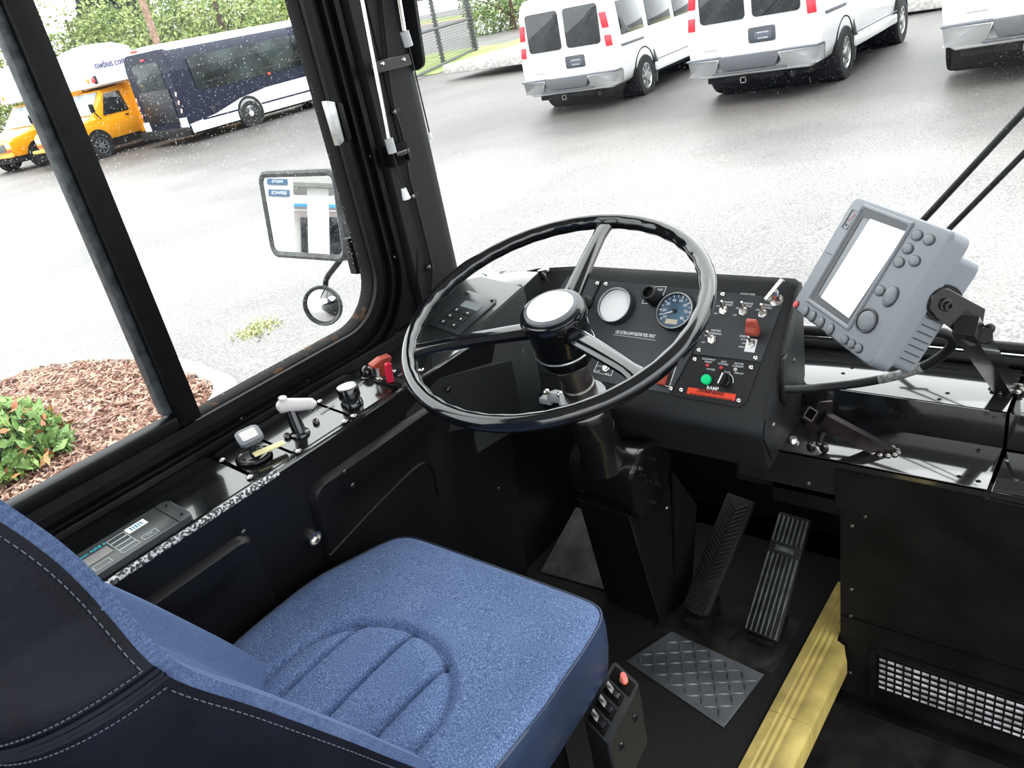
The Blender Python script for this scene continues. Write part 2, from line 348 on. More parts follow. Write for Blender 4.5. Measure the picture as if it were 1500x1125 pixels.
# front kick wall right of the pedals, with its heater opening
YP = 1.25; gx0, gx1, gz0, gz1 = -.327, 1.0, -.107, .0
b = MB()
for (x0, x1, z0, z1) in ((-.398, gx0, -.15, .345), (gx0, 1.3, gz1, .345), (gx0, 1.3, -.15, gz0), (gx1, 1.3, gz0, gz1)):
    b.box(((x0 + x1) / 2, YP + .006, (z0 + z1) / 2), (x1 - x0, .012, z1 - z0))
b.box((-.394, 1.42, .1), (.008, .33, .5)); 
b.box((.45, YP + .02, .385), (1.71, .05, .085)); b.box((-.20, YP + .024, .36), (.66, .03, .09)); b.box((-.505, YP + .024, .378), (.20, .03, .06))
kp = struct(b.build('wall_front', K_FRONT))
b = MB(); b.box((.45, YP - .002, .075), (1.69, .004, .006)); b.box((.37, YP - .003, .018), (1.36, .006, .010)); b.box((-.335, YP - .003, -.05), (.010, .006, .13)); b.box((.45, YP - .012, -.142), (1.69, .024, .018)); b.build('panel_seam', K_FRONT, kp)
b = MB()
nx = 26
for i in range(nx + 1): b.box((gx0 + i * .0158, YP + .010, (gz0 + gz1) / 2), (.0030, .003, gz1 - gz0))
for j in range(8): b.box(((gx0 + .1), YP + .011, gz0 + j * .0153), (.40 + .43 - .4, .003, .0030))
gr = b.build('grille', K_DARK, kp, 'square wire mesh over pale filter')
b = MB(); b.poly([(gx0, YP + .016, gz0), (gx1, YP + .016, gz0), (gx1, YP + .016, gz1), (gx0, YP + .016, gz1)])
b.build('filter_pad', mat('dusty_filter', (.62, .60, .62), .9, noise=.45, nscale=26), gr)
KF = Frame((0, YP, .1), (1, 0, 0), (0, 0, 1))
for q in ((1267, 756), (1248, 770), (1247, 863), (1246, 902), (1245, 985), (1350, 972), (1297, 1038), (1246, 1073), (1333, 1106), (1184, 708)):
    b = MB(); screw(b, KF, KF.px(*q), .0042); b.build('screw', TUBE, kp)

# windshield: lower rail, glass
path = [(-1.215, 1.20), (-1.16, 1.32), (-1.04, 1.44), (-.86, 1.53), (-.62, 1.575), (-.2, 1.59), (.4, 1.59), (1.3, 1.57)]
P2 = spline([V((x, y, 0)) for x, y in path], 6)
b = MB(); b.loops([[(p.x, p.y, .48), (p.x, p.y, 2.05)] for p in P2], False, False); w2 = struct(b.build('window_2', GLASS_FRONT))
b = MB(); b.tube([(p.x * .995, p.y - .012, .545) for p in P2[12:]], .011, 10); b.tube([(p.x * .995, p.y - .022, .522) for p in P2[12:]], .012, 10); b.build('windshield_gasket', K_RUB, w2)

# ---- ledge and shelf below the windshield
t = thing('dash_shelf', 'glossy black stepped metal shelf under the windshield, right of the instrument panel', 'shelf', (-.34, 1.39, .444))
b = MB(); zl = .444; zs = .5145
b.prism([(-.60, 1.250, zl), (-.60, 1.252, zl - .075), (-.60, 1.262, zl - .075), (-.60, 1.262, zl - .006), (-.60, 1.378, zl - .006), (-.60, 1.378, zs - .001), (-.60, 1.384, zs), (-.60, 1.550, zs), (-.60, 1.550, zs + .004), (-.60, 1.375, zs + .002), (-.60, 1.384, zl)], (.435, 0, 0)) if False else None
b.box((-.38, 1.317, zl - .003), (.43, .134, .006), .001); b.box((-.38, 1.253, zl - .04), (.43, .006, .076)); 
b.build('lower_ledge', K_SHELF, t)
b = MB(); b.box((-.38, 1.386, (zl + zs) / 2), (.43, .005, zs - zl)); b.build('riser', K_GLOSS, t)
b = MB(); b.box((-.38, 1.468, zs - .003), (.43, .168, .006), .001); b.build('upper_shelf', K_SHELF, t)
for q in ((1230, 520), (1312, 530), (1388, 538), (1487, 549), ):
    p = atZ(*q, zs); b = MB(); b.box((p.x, p.y, zs + .0004), (.045, .008, .0012), .0005); b.build('slot', K_DARK, t)
for q in ((1248, 539), (1235, 547), (1388, 576), (1376, 585)):
    p = atZ(*q, zs); b = MB(); b.lathe([(.004, 0), (.0039, .0006)], (p.x, p.y, zs), n=12); b.build('bolt_hole', K_DARK, t)
for q in ((1420, 697), (1433, 705), (1405, 698)):
    p = atZ(*q, zl); b = MB(); b.lathe([(.0045, 0), (.0035, .0008)], (p.x, p.y, zl), n=12); b.build('bolt_hole', K_DARK, t)
p = atZ(1162, 647, zl); b = MB(); b.lathe([(.010, 0), (.010, .004), (.007, .009), (.003, .009), (.003, .003)], (p.x, p.y, zl), n=14); b.build('bolt', STEEL, t)
p = atZ(1434, 660, zl); b = MB(); b.lathe([(.005, 0), (.003, .002)], (p.x, p.y, zl), n=10); b.build('bolt', K_CAST, t)
t = thing('dash_shelf', 'second shelf section at the right edge with ribbed rubber front strip', 'shelf', (.5, 1.39, .44))
b = MB(); b.box((.57, 1.32, zl - .010), (1.46, .132, .010), .002); b.box((.57, 1.255, zl - .05), (1.46, .006, .08)); b.box((.57, 1.392, .475), (1.46, .006, .07)); b.build('lower_ledge', K_SHELF, t)
b = MB(); b.box((.57, 1.472, zs - .008), (1.46, .165, .010), .003); b.build('upper_shelf', K_SHELF, t)
b = MB()
for i in range(7): b.tube([(-.158, 1.258 + i * .0055, zl - .004), (1.28, 1.258 + i * .0055, zl - .004)], .0022, 8)
b.build('ribbed_strip', K_RUB, t)

# ================================================================ SIDE CONSOLE
ZC = .700
t = thing('side_console', 'glossy black driver side console below the sliding window with knobs and levers', 'console', (-1.11, .4, ZC))
CF_ = Frame((-1.11, .4, ZC), (0, 1, 0), (-1, 0, 0))      # right = forward, up = toward the window
b = MB(); b.box((-1.117, -.30, ZC - .006), (.156, 2.84, .012), .003); cons = b.build('console_top', K_GLOSS, t)
b = MB()
b.tube([(-1.0405, y, ZC - .004) for y in (-.6, .0, .3, .55)], .0062, 8); b.build('worn_edge', SCUFF, t, 'edge rubbed down to bare metal')
b = MB(); b.tube([(-1.0405, y, ZC - .004) for y in (.55, .8, 1.1)], .005, 8); b.build('front_edge', K_GLOSS, t)
b = MB(); b.box((-1.196, -.3, ZC + .010), (.012, 2.7, .032), .003); b.box((-1.117, .835, ZC + .004), (.15, .012, .012), .002); b.build('back_lip', K_FRAME, t)
TN = V((.089, 0, 1)).normalized()
def zc(x): return ZC + .0015 + .089 * max(0, -1.048 - x)
def cpx(*q, h=0.): return on(q[0], q[1], V((-1.048, 0, ZC + .0015)) + TN * h, TN)
# cover plates (thin, with rounded ends)
def cplate(y0, y1, x0=-1.186, x1=-1.050):
    b = MB(); b.prism([(p[0], p[1], zc(p[0]) - .002) for p in rr2(x0, y0, x1, y1, .012)], (0, 0, .002), .0006, 1); return b.build('cover_plate', K_GLOSS, t)
ya = cpx(355, 690).y; yb = cpx(437, 665).y; yc = cpx(522, 612).y
cplate(-.4, ya - .004); cplate(ya + .004, yb - .006, x0=-1.18); cplate(yb, yc - .003); cplate(yc + .003, .83)
for q in ((325, 674), (366, 699), (437, 661), (505, 617), (518, 609), (468, 588), (457, 596), (576, 590 - 46), (617, 542)):
    p = cpx(*q, h=.002); b = MB(); b.lathe([(.0058, 0), (.0055, .002), (.003, .0035), (.001, .0037)], p, n=14); b.build('screw', STEEL, t)
# joystick pad on a ringed base
p = cpx(372, 669, h=.001); b = MB(); b.lathe([(.030, 0), (.030, .003), (.026, .005), (.024, .003), (.018, .003), (.016, .005), (.010, .005)], p); jb = b.build('mirror_joystick_base', K_CAST, t)
b = MB(); b.cyl(p, p + V((-.002, .006, .030)), .006, .005); b.build('stem', K_RUB, jb)
JF = Frame(p + V((-.002, .006, .032)), (.35, 1, .05), (-1, .35, .30))
b = MB(JF.M); b.prism([(x, y, 0) for x, y, _ in rr2(-.020, -.019, .020, .019, .008)], (0, 0, .008), .002); jp = b.build('joystick_pad', GREYB, t)
b = MB(JF.M); b.prism([(x, y, .0078) for x, y, _ in rr2(-.013, -.012, .013, .012, .003)], (0, 0, .001), .0003, 1); b.build('pad_inset', PALE, jp, 'pale square on the pad')
# parking brake / shift lever with pale handle
p = cpx(440, 636); b = MB(); b.lathe([(.017, 0), (.016, .004), (.011, .006), (.010, .010)], p); lv = b.build('hand_lever', K_CAST, t)
q = p + V((-.012, .004, .052)); b = MB(); b.cyl(p, q, .012, .010); b.build('lever_shaft', K_CAST, lv)
HF = Frame(q, (.70, .72, -.18), (-.72, .70, .1))
b = MB(HF.M); rings = []
for i in range(11):
    s_ = i / 10; x = -.020 + .066 * s_; w = (.0145 - .004 * s_) * (1 - max(0, (abs(s_ - .5) - .38) / .12) ** 2 * .65); h = (.013 - .004 * s_) * (1 - max(0, (abs(s_ - .5) - .38) / .12) ** 2 * .65)
    rings.append([(x, w * math.cos(2 * PI * k / 20), h * math.sin(2 * PI * k / 20)) for k in range(20)])
b.loops(rings); b.build('handle', PALE, lv, 'pale grey T handle')
b = MB(HF.M); b.lathe([(.007, .011), (.007, .016), (.002, .017)], (-.008, 0, 0), n=18); b.build('handle_button', PALE, lv)
for q_ in ((444, 634), (463, 619), (421, 640)):
    p = cpx(*q_, h=.001); b = MB(); b.lathe([(.006, 0), (.006, .004), (.003, .007), (.003, .002)], p, n=12); b.build('bolt', TUBE, t)
# tall black knob with bright cap, dome button, toggles
p = cpx(516, 592); b = MB(); b.lathe([(.020, 0), (.0195, .006), (.017, .009), (.017, .014), (.0195, .016), (.0195, .034), (.018, .036)], p); kn = b.build('control_knob', K_WHEEL, t)
b = MB(); b.lathe([(.0175, .0355), (.0175, .0375), (.012, .039)], p); b.build('knob_cap', CHROME, kn)
p = cpx(539, 551); b = MB(); b.lathe([(.016, 0), (.016, .003), (.012, .005)], p); db = b.build('dome_button', K_CAST, t)
b = MB(); b.sphere(p + V((0, 0, .010)), .0125); b.build('dome', K_WHEEL, db)
def con_toggle(q, tip, r=.0032):
    p = cpx(*q); b = MB(); b.lathe([(.009, 0), (.009, .003), (.006, .0035), (.006, .007)], p, n=6); k = b.build('toggle_switch', STEEL, t)
    b = MB(); b.cyl(p + V((0, 0, .005)), p + V(tip), r, r * 1.2, 12); b.build('toggle_lever', STEEL, k); return k, p
k, p = con_toggle((556, 558), (0, .002, .026))
b = MB(); q = p + V((-.012, .012, .024)); GF = Frame(q, (.15, 1, .0), (-1, .15, .2))
b.M = GF.M; b.prism([(-.018, 0, .014), (.004, 0, .019), (.026, 0, .016), (.026, 0, .010), (.012, 0, -.004), (.008, 0, -.018), (-.002, 0, -.018), (-.004, 0, .004), (-.018, 0, .008)], (0, -.016, 0), .0015); b.build('switch_guard', GUARD, k, 'raised red-brown guard')
p = cpx(573, 563); b = MB(); b.lathe([(.009, 0), (.009, .003), (.006, .004), (.006, .006)], p, n=6); k = b.build('lever_switch', STEEL, t)
b = MB(); b.tube([p + V((0, 0, .004)), p + V((.001, .001, .02)), p + V((.002, .004, .040)), p + V((.002, .005, .043))], lambda s: .0068 if s < .99 else .004, 14); b.build('paddle_lever', RED, k, 'bright red lever')
DIMP = mat('dim_print', (.35, .36, .37), .5)
for (q, s) in (((502, 563), 'LIGHT'), ((480, 598), 'DEFROST'), ((527, 562), 'DOOR'), ((585, 572), 'OFF'), ((586, 549), 'ON')):
    b = MB(); b.text(s, cpx(*q, h=.0022), (0, 1, 0), (-1, 0, .089), .008, 'CENTER'); b.build('lettering', DIMP, t)
# sign controller box
KB = Frame(cpx(275, 752, h=.012) + V((0, 0, 0)), (0, 1, 0), (-1, 0, 0))
r0 = cpx(272, 752, h=.010); l0 = cpx(180, 826, h=.010); tr = cpx(248, 732, h=.010)
x0 = (r0.x + l0.x) / 2; x1 = tr.x - .004; y1 = (r0.y + tr.y) / 2 + .002; y0 = y1 - .30
t2 = thing('sign_controller', 'slim black keypad unit with teal title lying on the side console beside the seat back', 'controller', ((x0 + x1) / 2, (y0 + y1) / 2, ZC + .002))
b = MB(); b.prism([(p[0], p[1], zc(p[0])) for p in rr2(x1, y0, x0, y1, .008)], (0, 0, .010), .002); bx_ = b.build('case', mat('charcoal_keypad', (.055, .06, .062), .3), t2)
KB = Frame((x0, y1, zc(x0) + .0104), (0, 1, 0), (-1, 0, .089)); W = x0 - x1
b = MB(KB.M); b.box((-.022, W / 2, 0), (.001, W, .0006)); 
for yy in (.2, .8): b.lathe([(.0022, 0), (.002, .0008)], (-.010, W * yy, 0), n=10)
b.build('end_seam', K_DARK, t2)
def outline(b, x, y, w, h, t_=.0009):
    b.box((x + w / 2, y, 0), (w, t_, .0005)); b.box((x + w / 2, y + h, 0), (w, t_, .0005)); b.box((x, y + h / 2, 0), (t_, h, .0005)); b.box((x + w, y + h / 2, 0), (t_, h, .0005))
KP = mat('pale_key_print', (.42, .47, .46), .5)
for gx in (-.105, -.195):
    b = MB(KB.M)
    for j in range(4): outline(b, gx, W * (.14 + .175 * j), .026, W * .15)
    b.build('key_block', KP, t2)
for gx, ww in ((-.072, .022), (-.145, .024), (-.172, .024)): b = MB(KB.M); outline(b, gx, W * .12, ww, W * .17); b.build('key', KP, t2)
b = MB(KB.M); b.text('OK', (-.061, W * .21, .0003), (1, 0, 0), (0, 1, 0), .007, 'CENTER'); b.build('key_lettering', KP, t2)
b = MB(KB.M); b.box((-.140, W * .55, 0), (.062, W * .30, .0006)); b.build('display', mat('dim_display', (.13, .12, .12), .2), t2)
b = MB(KB.M); b.text('Chameleon AIRE II', (-.172, W * .80, .0003), (1, 0, 0), (0, 1, 0), .0085); b.build('lettering', TEAL, t2)
b = MB(KB.M); b.box((-.062, W * .73, .0002), (.030, W * .22, .0006)); lb = b.build('label_sticker', WHITE, t2)
b = MB(KB.M)
for i in range(5): b.box((-.070 + i * .004, W * .73, .0007), (.0022 - .0006 * (i % 2), W * .14, .0004))
b.build('sticker_bars', mat('teal_dark', (.03, .2, .3), .5), lb)
# loose yellow tag lying on the joystick ring
a_ = cpx(372, 668, h=.012); c_ = cpx(417, 649, h=.012); d_ = (c_ - a_).normalized(); s_ = V((-d_.y, d_.x, 0)) * -.007
b = MB(); b.prism([a_ - s_, c_ - s_, c_ + s_, a_ + s_], (0, 0, .004), .0008, 1); o = b.build('key_tag', TAGY); tag(o, 'pale yellow plastic tag lying across the round base on the side console', 'tag')
# ================================================================ DASHBOARD
t = thing('dashboard', 'black instrument panel with gauges, toggle switches and keypad behind the steering wheel', 'dashboard', (-.85, 1.35, .55))
DX1 = -.515
prof = [(1.372, .719), (1.379, .7285), (1.390, .734), (1.398, .729), (1.401, .720), (1.402, .60), (1.402, .50), (1.37, .440), (1.220, .421), (1.206, .424), (1.188, .497), (1.187, .508), (1.192, .520), (1.206, .539)]
b = MB(); sts = [(-1.19, 1.27), (-1.10, 1.36), (-1.0, 1.44), (-.86, 1.51), (DX1 - .008, 1.545), (DX1, 1.540)]
b.loops([[(x, min(y, ym) - (0), z - (.006 if x == DX1 and y < 1.4 and z > .7 else 0)) for y, z in prof] for x, ym in sts])
hs = b.build('housing', K_DASH, t)
DF = Frame((-.515, 1.372, .719), (1, 0, 0), (0, .678, .735))     # sloped instrument face: right / up / out
b = MB(DF.M)                                                       # right end flange down to the ledge
b.box((.0015, -.125, -.002), (.003, .25, .012), .001)
b.M = Matrix(); b.prism([(DX1, 1.372, .72), (DX1, 1.206, .539), (DX1, 1.19, .50), (DX1, 1.222, .436), (DX1, 1.36, .446), (DX1, 1.384, .516), (DX1, 1.397, .53), (DX1, 1.397, .714), (DX1, 1.392, .726), (DX1, 1.386, .730)], (.004, 0, 0), .001); b.build('end_panel', K_DASH, t)
def panel(name, pxs, h=.0022, r=0, m=K_PLATE):
    b = MB(DF.M); b.prism([DF.px(*q) for q in pxs], (0, 0, h), .0007, 1); return b.build(name, m, t)
panel('left_panel', ((826, 404), (881, 411.5), (858, 461), (845, 553), (732, 536), (770, 468)))
gp = panel('gauge_panel', ((884, 412), (1050, 427), (1013, 519), (982, 577), (848, 554), (862, 459)))
panel('switch_panel', ((1053, 427), (1149, 439), (1115, 531), (1015, 519)))
panel('ramp_panel', ((1014.5, 521), (1114.5, 533), (1094, 589), (1083, 598), (984, 580)), m=mat('black_ramp_plate', (.014, .015, .017), .4, bump=.15, bscale=900))
H = .0022
for q in ((1059, 432), (1024, 513.6), (1107, 525), (1018, 527), (1100.6, 539), (1082, 587.5), (998, 572), (983, 570), (888, 417), (875.6, 416), (737, 527)):
    b = MB(); p = DF.px(*q); p.z = H; screw(b, DF, p, .0046); b.build('screw', STEEL, t)
# gauges
def gauge(q, r, face, kind):
    p = DF.px(*q); b = MB(DF.M); b.lathe([(r, 0), (r * 1.01, .012), (r * .97, .016), (r * .90, .016), (r * .87, .011)], p, n=48, cap=False); g = b.build('gauge', K_DASH if kind else GREYD, t)
    b = MB(DF.M); b.lathe([(r * .965, .0155), (r * .945, .0172), (r * .90, .0168), (r * .885, .014)], p, n=48, cap=False); b.build('gauge_bezel', ALU, g)
    b = MB(DF.M); b.lathe([(1e-4, .0112), (r * .885, .0112)], p, n=48, cap=False); b.build('gauge_face', face, g)
    return g, p
g, p = gauge((904, 450), .0405, GFACE, 0)
g, p = gauge((992, 458.5), .0405, SFACE, 1); R_ = .0405
b = MB(DF.M)
for i in range(15):
    a = math.radians(215 - 250 * i / 14); d = V((math.cos(a), math.sin(a), 0)); q = p + d * R_ * .78; q.z = .0116
    b.box(q, (.0012 + (.0006 if i % 2 == 0 else 0), .0055, .0004), R=Matrix.Rotation(a - PI / 2, 3, 'Z'))
for i in range(8):
    a = math.radians(215 - 250 * i / 7); q = p + V((math.cos(a), math.sin(a), 0)) * R_ * .58; q.z = .0116
    b.text(str(10 * (i + 1) + 0), q, (1, 0, 0), (0, 1, 0), .0085, 'CENTER')
b.build('dial_marks', WHITE, g)
b = MB(DF.M); a = math.radians(200); d = V((math.cos(a), math.sin(a), 0)); s_ = V((-d.y, d.x, 0)); o_ = p + V((0, 0, .0124))
b.prism([o_ + s_ * .0016 - d * .004, o_ - s_ * .0016 - d * .004, o_ + d * R_ * .72 - s_ * .0004, o_ + d * R_ * .72 + s_ * .0004], (0, 0, .0006)); b.build('needle', WHITE, g)
b = MB(DF.M); b.lathe([(.0045, .0115), (.004, .0145)], p, n=16); b.build('needle_hub', K_DASH, g)
b = MB(DF.M); b.box(p + V((-.002, -R_ * .56, .0116)), (.026, .010, .0006)); b.build('odometer', LCD, g)
# black tubular knob on a white outlined label
c4 = [DF.px(*q) for q in ((941, 445), (952, 421), (977, 420.5), (967, 446))]
b = MB(DF.M)
for i in range(4):
    q0, q1 = c4[i], c4[(i + 1) % 4]; q0, q1 = V((q0.x, q0.y, H + .0004)), V((q1.x, q1.y, H + .0004)); b.tube([q0, q1], .0007, 6)
b.text('DIM', V(c4[2]) + V((-.012, -.008, H + .0006)), (1, 0, 0), (0, 1, 0), .007, 'CENTER'); b.build('label_outline', WHITE, t)
p = DF.px(962, 440); b = MB(DF.M); b.lathe([(.0165, H), (.0165, .030), (.0165, .036), (.0145, .0385), (.0115, .0385), (.011, .028), (.001, .028)], p, V((-.10, .10, 1)), n=28); b.build('dimmer_knob', K_RUB, t)
q = DF.px(931, 490); b = MB(DF.M); b.text('USE ULTRA LOW SULFUR FUEL ONLY', V((q.x, q.y, H + .0003)), (1, -.0, 0), (0, 1, 0), .0100, 'CENTER', sx=.56, bold=.0002)
e = [DF.px(*k) for k in ((899, 490.5), (961, 499))]; b.tube([V((k.x, k.y, H)) for k in e], .0005, 6); b.build('fuel_label', WHITE, t)
# toggles
def toggle(q, lean=(-.15, 1, .9), L=.017, nut=.0092, par=t):
    p = DF.px(*q); p.z = H; b = MB(DF.M); b.lathe([(nut, 0), (nut, .0028), (nut * .7, .003), (nut * .66, .0065), (nut * .4, .0065)], p, n=6); k = b.build('toggle_switch', STEEL, par)
    b = MB(DF.M); d = V(lean).normalized(); b.cyl(p + V((0, 0, .004)), p + V((0, 0, .004)) + d * L, .0020, .0032, 12); b.sphere(p + V((0, 0, .004)) + d * L, .0032, u=12, v=8); b.build('toggle_lever', STEEL, k); return k, p
for q in ((1061, 455.5), (1090, 457), (1118.5, 460.5)): toggle(q)
toggle((1044, 498), (-.5, .75, 1))
k, p = toggle((1101, 504.5), (-.2, .8, 1), .014)
b = MB(DF.M); b.box(p + V((.0, -.003, .0004)), (.020, .026, .001)); b.build('switch_plate', WHITE, k)
GFm = Frame(DF.P(p.x + .004, p.y + .022, H), DF.u * .98 + DF.n * .0, DF.v * .55 + DF.n * .83)
b = MB(GFm.M); b.prism([(-.009, .0, -.004), (-.009, .034, .002), (-.009, .040, .008), (-.009, .038, .016), (-.009, .028, .018), (-.009, .020, .026), (-.009, .012, .024), (-.009, .014, .012), (-.009, .0, .010)], (.018, 0, 0), .0015); b.build('switch_guard', GUARD, k, 'red-brown flip-up guard')
b = MB(GFm.M); b.box((0, -.004, .003), (.020, .014, .012), .001); b.build('guard_hinge', K_DASH, k)
k, p = toggle((889, 539), (-.45, .9, .7))
def outl(pxs):
    c4 = [DF.px(*q) for q in pxs]; b = MB(DF.M)
    for i in range(len(c4)):
        q0, q1 = c4[i], c4[(i + 1) % len(c4)]; b.tube([V((q0.x, q0.y, H + .0003)), V((q1.x, q1.y, H + .0003))], .0007, 6)
    return b
b = outl(((881, 521), (905, 525), (896, 551), (870.5, 545)))
for (s, q) in (('HIGH', (880, 530)), ('AUTO', (878, 537)), ('LOW', (876, 544)), ('FAN', (890, 548.5))):
    q = DF.px(*q); b.text(s, V((q.x, q.y, H + .0004)), (1, 0, 0), (0, 1, 0), .0055, 'CENTER')
b.build('label_outline', WHITE, t)
b = outl(((961, 561), (973, 532), (991.5, 536), (981, 567))); b.build('label_outline', WHITE, t)
p = DF.px(973, 553); b = MB(DF.M); b.prism([p + V((-.009, -.018, H)), p + V((.009, -.018, H)), p + V((.010, .016, H)), p + V((-.008, .016, H))], (0, 0, .012), .003); b.build('switch_guard', GUARD, t, 'red-brown guard peeking out behind the wheel rim')
p = DF.px(925, 546); b = MB(DF.M); b.lathe([(.011, 0), (.011, .010), (.009, .012), (.002, .013)], p, n=20); b.build('black_knob', K_RUB, t)
p = DF.px(860, 443); b = MB(DF.M); b.lathe([(.016, 0), (.016, .004), (.013, .007), (.009, .012), (.002, .013)], p, n=24); b.build('black_knob', K_RUB, t)
for q in ((741, 500), (764, 508), (757, 497)):
    p = DF.px(*q, .014); b = MB(DF.M); b.cyl(p - V((0, 0, .014)), p, .005); kk = b.build('tilt_knob', K_CAST, t); b = MB(DF.M); b.lathe([(.0105, 0), (.0115, .004), (.010, .0055)], p, n=20); b.build('knob_cap', GREYP, kk)
for q in ((754, 517), (772, 520)): toggle(q, (0, .3, 1), .008, .006)
# ramp controls
for q, m in (((1037, 536), REDB), ((1057, 539.5), REDB), ((1078, 542), PALE)):
    p = DF.px(*q); b = MB(DF.M); b.lathe([(.0036, H), (.0034, H + .0025), (.002, H + .004)], p, n=14); b.build('indicator_lamp', m, t)
p = DF.px(1036, 557); b = MB(DF.M); b.lathe([(.0098, H), (.0098, H + .006), (.0088, H + .008), (.001, H + .0082)], p, n=28); b.build('push_button', GREEN, t, 'round bright green button')
p = DF.px(1063, 559); b = MB(DF.M); b.lathe([(.0115, H), (.011, H + .005), (.0085, H + .007)], p, n=24); kk = b.build('rotary_knob', K_RUB, t)
b = MB(DF.M); b.M = DF.M @ Matrix.Translation(p) @ Matrix.Rotation(math.radians(-12), 4, 'Z'); b.prism([(-.0045, -.012, H + .006), (.0045, -.012, H + .006), (.0045, .012, H + .006), (-.0045, .012, H + .006)], (0, 0, .013), .0012); b.build('grip', K_RUB, kk)
b = MB(); b.M = DF.M @ Matrix.Translation(p) @ Matrix.Rotation(math.radians(-12), 4, 'Z'); b.box((-.003, .0, H + .0192), (.0028, .022, .0006)); b.build('pointer', WHITE, kk)
b = MB(DF.M)
for s, q, z in (('EQUIPMENT', (1039, 527.0), .0050), ('READY', (1038.5, 530.8), .0050), ('NOT', (1061, 530.6), .0050), ('STOWED', (1060, 534), .0050), ('MOTOR', (1083, 533.6), .0050), ('CURRENT', (1081.5, 537.3), .0050), ('POWER', (1042, 541.8), .0050), ('STOW', (1066, 546), .0045), ('DEPLOY', (1083, 547.5), .0050),
              ('ENGINE', (1068, 443.5), .0052), ('START', (1068.5, 447.5), .0052), ('ENGINE', (1097, 445.5), .0052), ('STOP', (1097, 449.5), .0052), ('RETARDER', (1124, 447.5), .0052), ('DISABLE', (1124.5, 451.5), .0052), ('ON', (1052.5, 449), .0045), ('OFF', (1049, 460), .0045), ('ON', (1081, 452), .0045), ('OFF', (1077, 462.5), .0045), ('ON', (1110.5, 454.5), .0045),
              ('DO NOT OPEN', (1096, 431.5), .0042), ('MASTER', (1049.5, 485), .0056), ('WARNING', (1048, 489.2), .0056), ('ON', (1034.5, 492), .0045), ('OFF', (1031, 502), .0045), ('EMERG', (1091, 493.5), .0058), ('FLASH', (1091, 498), .0048), ('ON', (1090, 503.5), .0045), ('RESET', (1087, 509), .0045)):
    q = DF.px(*q); b.text(s, V((q.x, q.y, H + .0003)), (1, 0, 0), (0, 1, 0), z, 'CENTER', ext=.0001)
q = DF.px(1044.5, 569.5); b.text('RAMP', V((q.x, q.y, H + .0003)), (1, 0, 0), (0, 1, 0), .0095, 'CENTER', bold=.0002)
pa = p; b.tube([pa + V((.0155 * math.cos(math.radians(a)), .0155 * math.sin(math.radians(a)), H + .0002)) for a in range(75, -10, -8)], .0007, 6)
b.build('lettering', WHITE, t)
b = MB(DF.M); b.prism([V((k.x, k.y, H)) for k in (DF.px(*q) for q in ((1009, 567.5), (1079, 578), (1076.5, 588), (1006.5, 577)))], (0, 0, .0005)); st = b.build('warning_sticker', ORANGE, t, 'orange-red warning sticker')
b = MB(DF.M); q = DF.px(1043, 575.5); b.text('WARNING!', V((q.x, q.y, H + .0007)), (1, 0, 0), (0, 1, 0), .0098, 'CENTER', ext=.0001, bold=.0003)
q = DF.px(1042, 581.5); b.text('DO NOT OPERATE RAMP WITH DOOR CLOSED', V((q.x, q.y, H + .0007)), (1, 0, 0), (0, 1, 0), .0040, 'CENTER', ext=.0001, bold=.00008)
q = DF.px(1024.5, 572.5); q = V((q.x, q.y, H + .0007)); b.tube([q + V((-.004, -.003, 0)), q + V((.004, -.003, 0)), q + V((0, .0045, 0)), q + V((-.004, -.003, 0))], .0005, 5); b.build('sticker_lettering', mat('black_print', (.05, .01, .008), .5), st)
# bright latches at the top corners of the face
def latch(q, d, L):
    p = DF.px(*q); b = MB(DF.M); b.lathe([(.0125, H), (.012, .003), (.004, .0045)], p, n=20); k = b.build('latch', STEEL, t)
    b = MB(DF.M); b.prism([p + V(z) for z in ((-.008, .0, .003), (.008, .0, .003), (.006, .014, .016), (-.006, .014, .016))], (0, -.003, .004), .001); b.build('latch_body', STEEL, k)
    a = p + V((0, .019, .018)); d = V(d).normalized(); b = MB(DF.M); b.tube([a - d * L * .58, a, a + d * L * .36], .0052, 10); b.build('latch_lever', STEEL, k)
latch((1138, 440), (.55, .75, .25), .050)
latch((800, 412), (1, .15, .2), .034)
# keypad pod at the left end
kc = CAM + (V((-.953, .946, .813)) - CAM) * (1.66 / 1.42)
PF = Frame(kc, (.98, -.2, -.03), (.2, .94, .28))
top = [PF.P(*PF.px(*q)) for q in ((596, 507), (664, 512), (690, 487), (766, 419), (705, 404), (652, 416))]
b = MB(); b.loops([[V((p.x, p.y, .46)) for p in top], [p + V((0, 0, -.006)) for p in top], [p + (kc - p) * .02 for p in top]]); b.build('keypad_pod', mat('satin_black_pod', (.03, .033, .035), .30, bump=.2, bscale=900, spec=.8, coat=.6), t)
tp_ = [atZ(*q, .742) for q in ((652, 417), (641, 428), (700, 424), (766, 418), (790, 397), (745, 395), (700, 400), (668, 408))]
b = MB(); b.prism([(p.x, p.y, .60) for p in tp_], (0, 0, .142), .006); b.build('dash_top', K_SHELF, t)
c4 = [PF.px(*q) for q in ((626, 476), (673, 492), (732, 440), (683, 426))]; cc = sum(c4, V()) / 4
def kp_(u_, v_, h=0.): return c4[0] * (1 - u_) * (1 - v_) + c4[1] * u_ * (1 - v_) + c4[2] * u_ * v_ + c4[3] * (1 - u_) * v_ + V((0, 0, h))
b = MB(PF.M); b.prism([kp_(*q) for q in ((.0, .0), (1, 0), (1, .9), (.9, 1), (.08, 1), (0, .92))], (0, 0, .003), .001); kpd = b.build('shift_keypad', mat('dark_grey_keypad', (.05, .055, .058), .3), t)
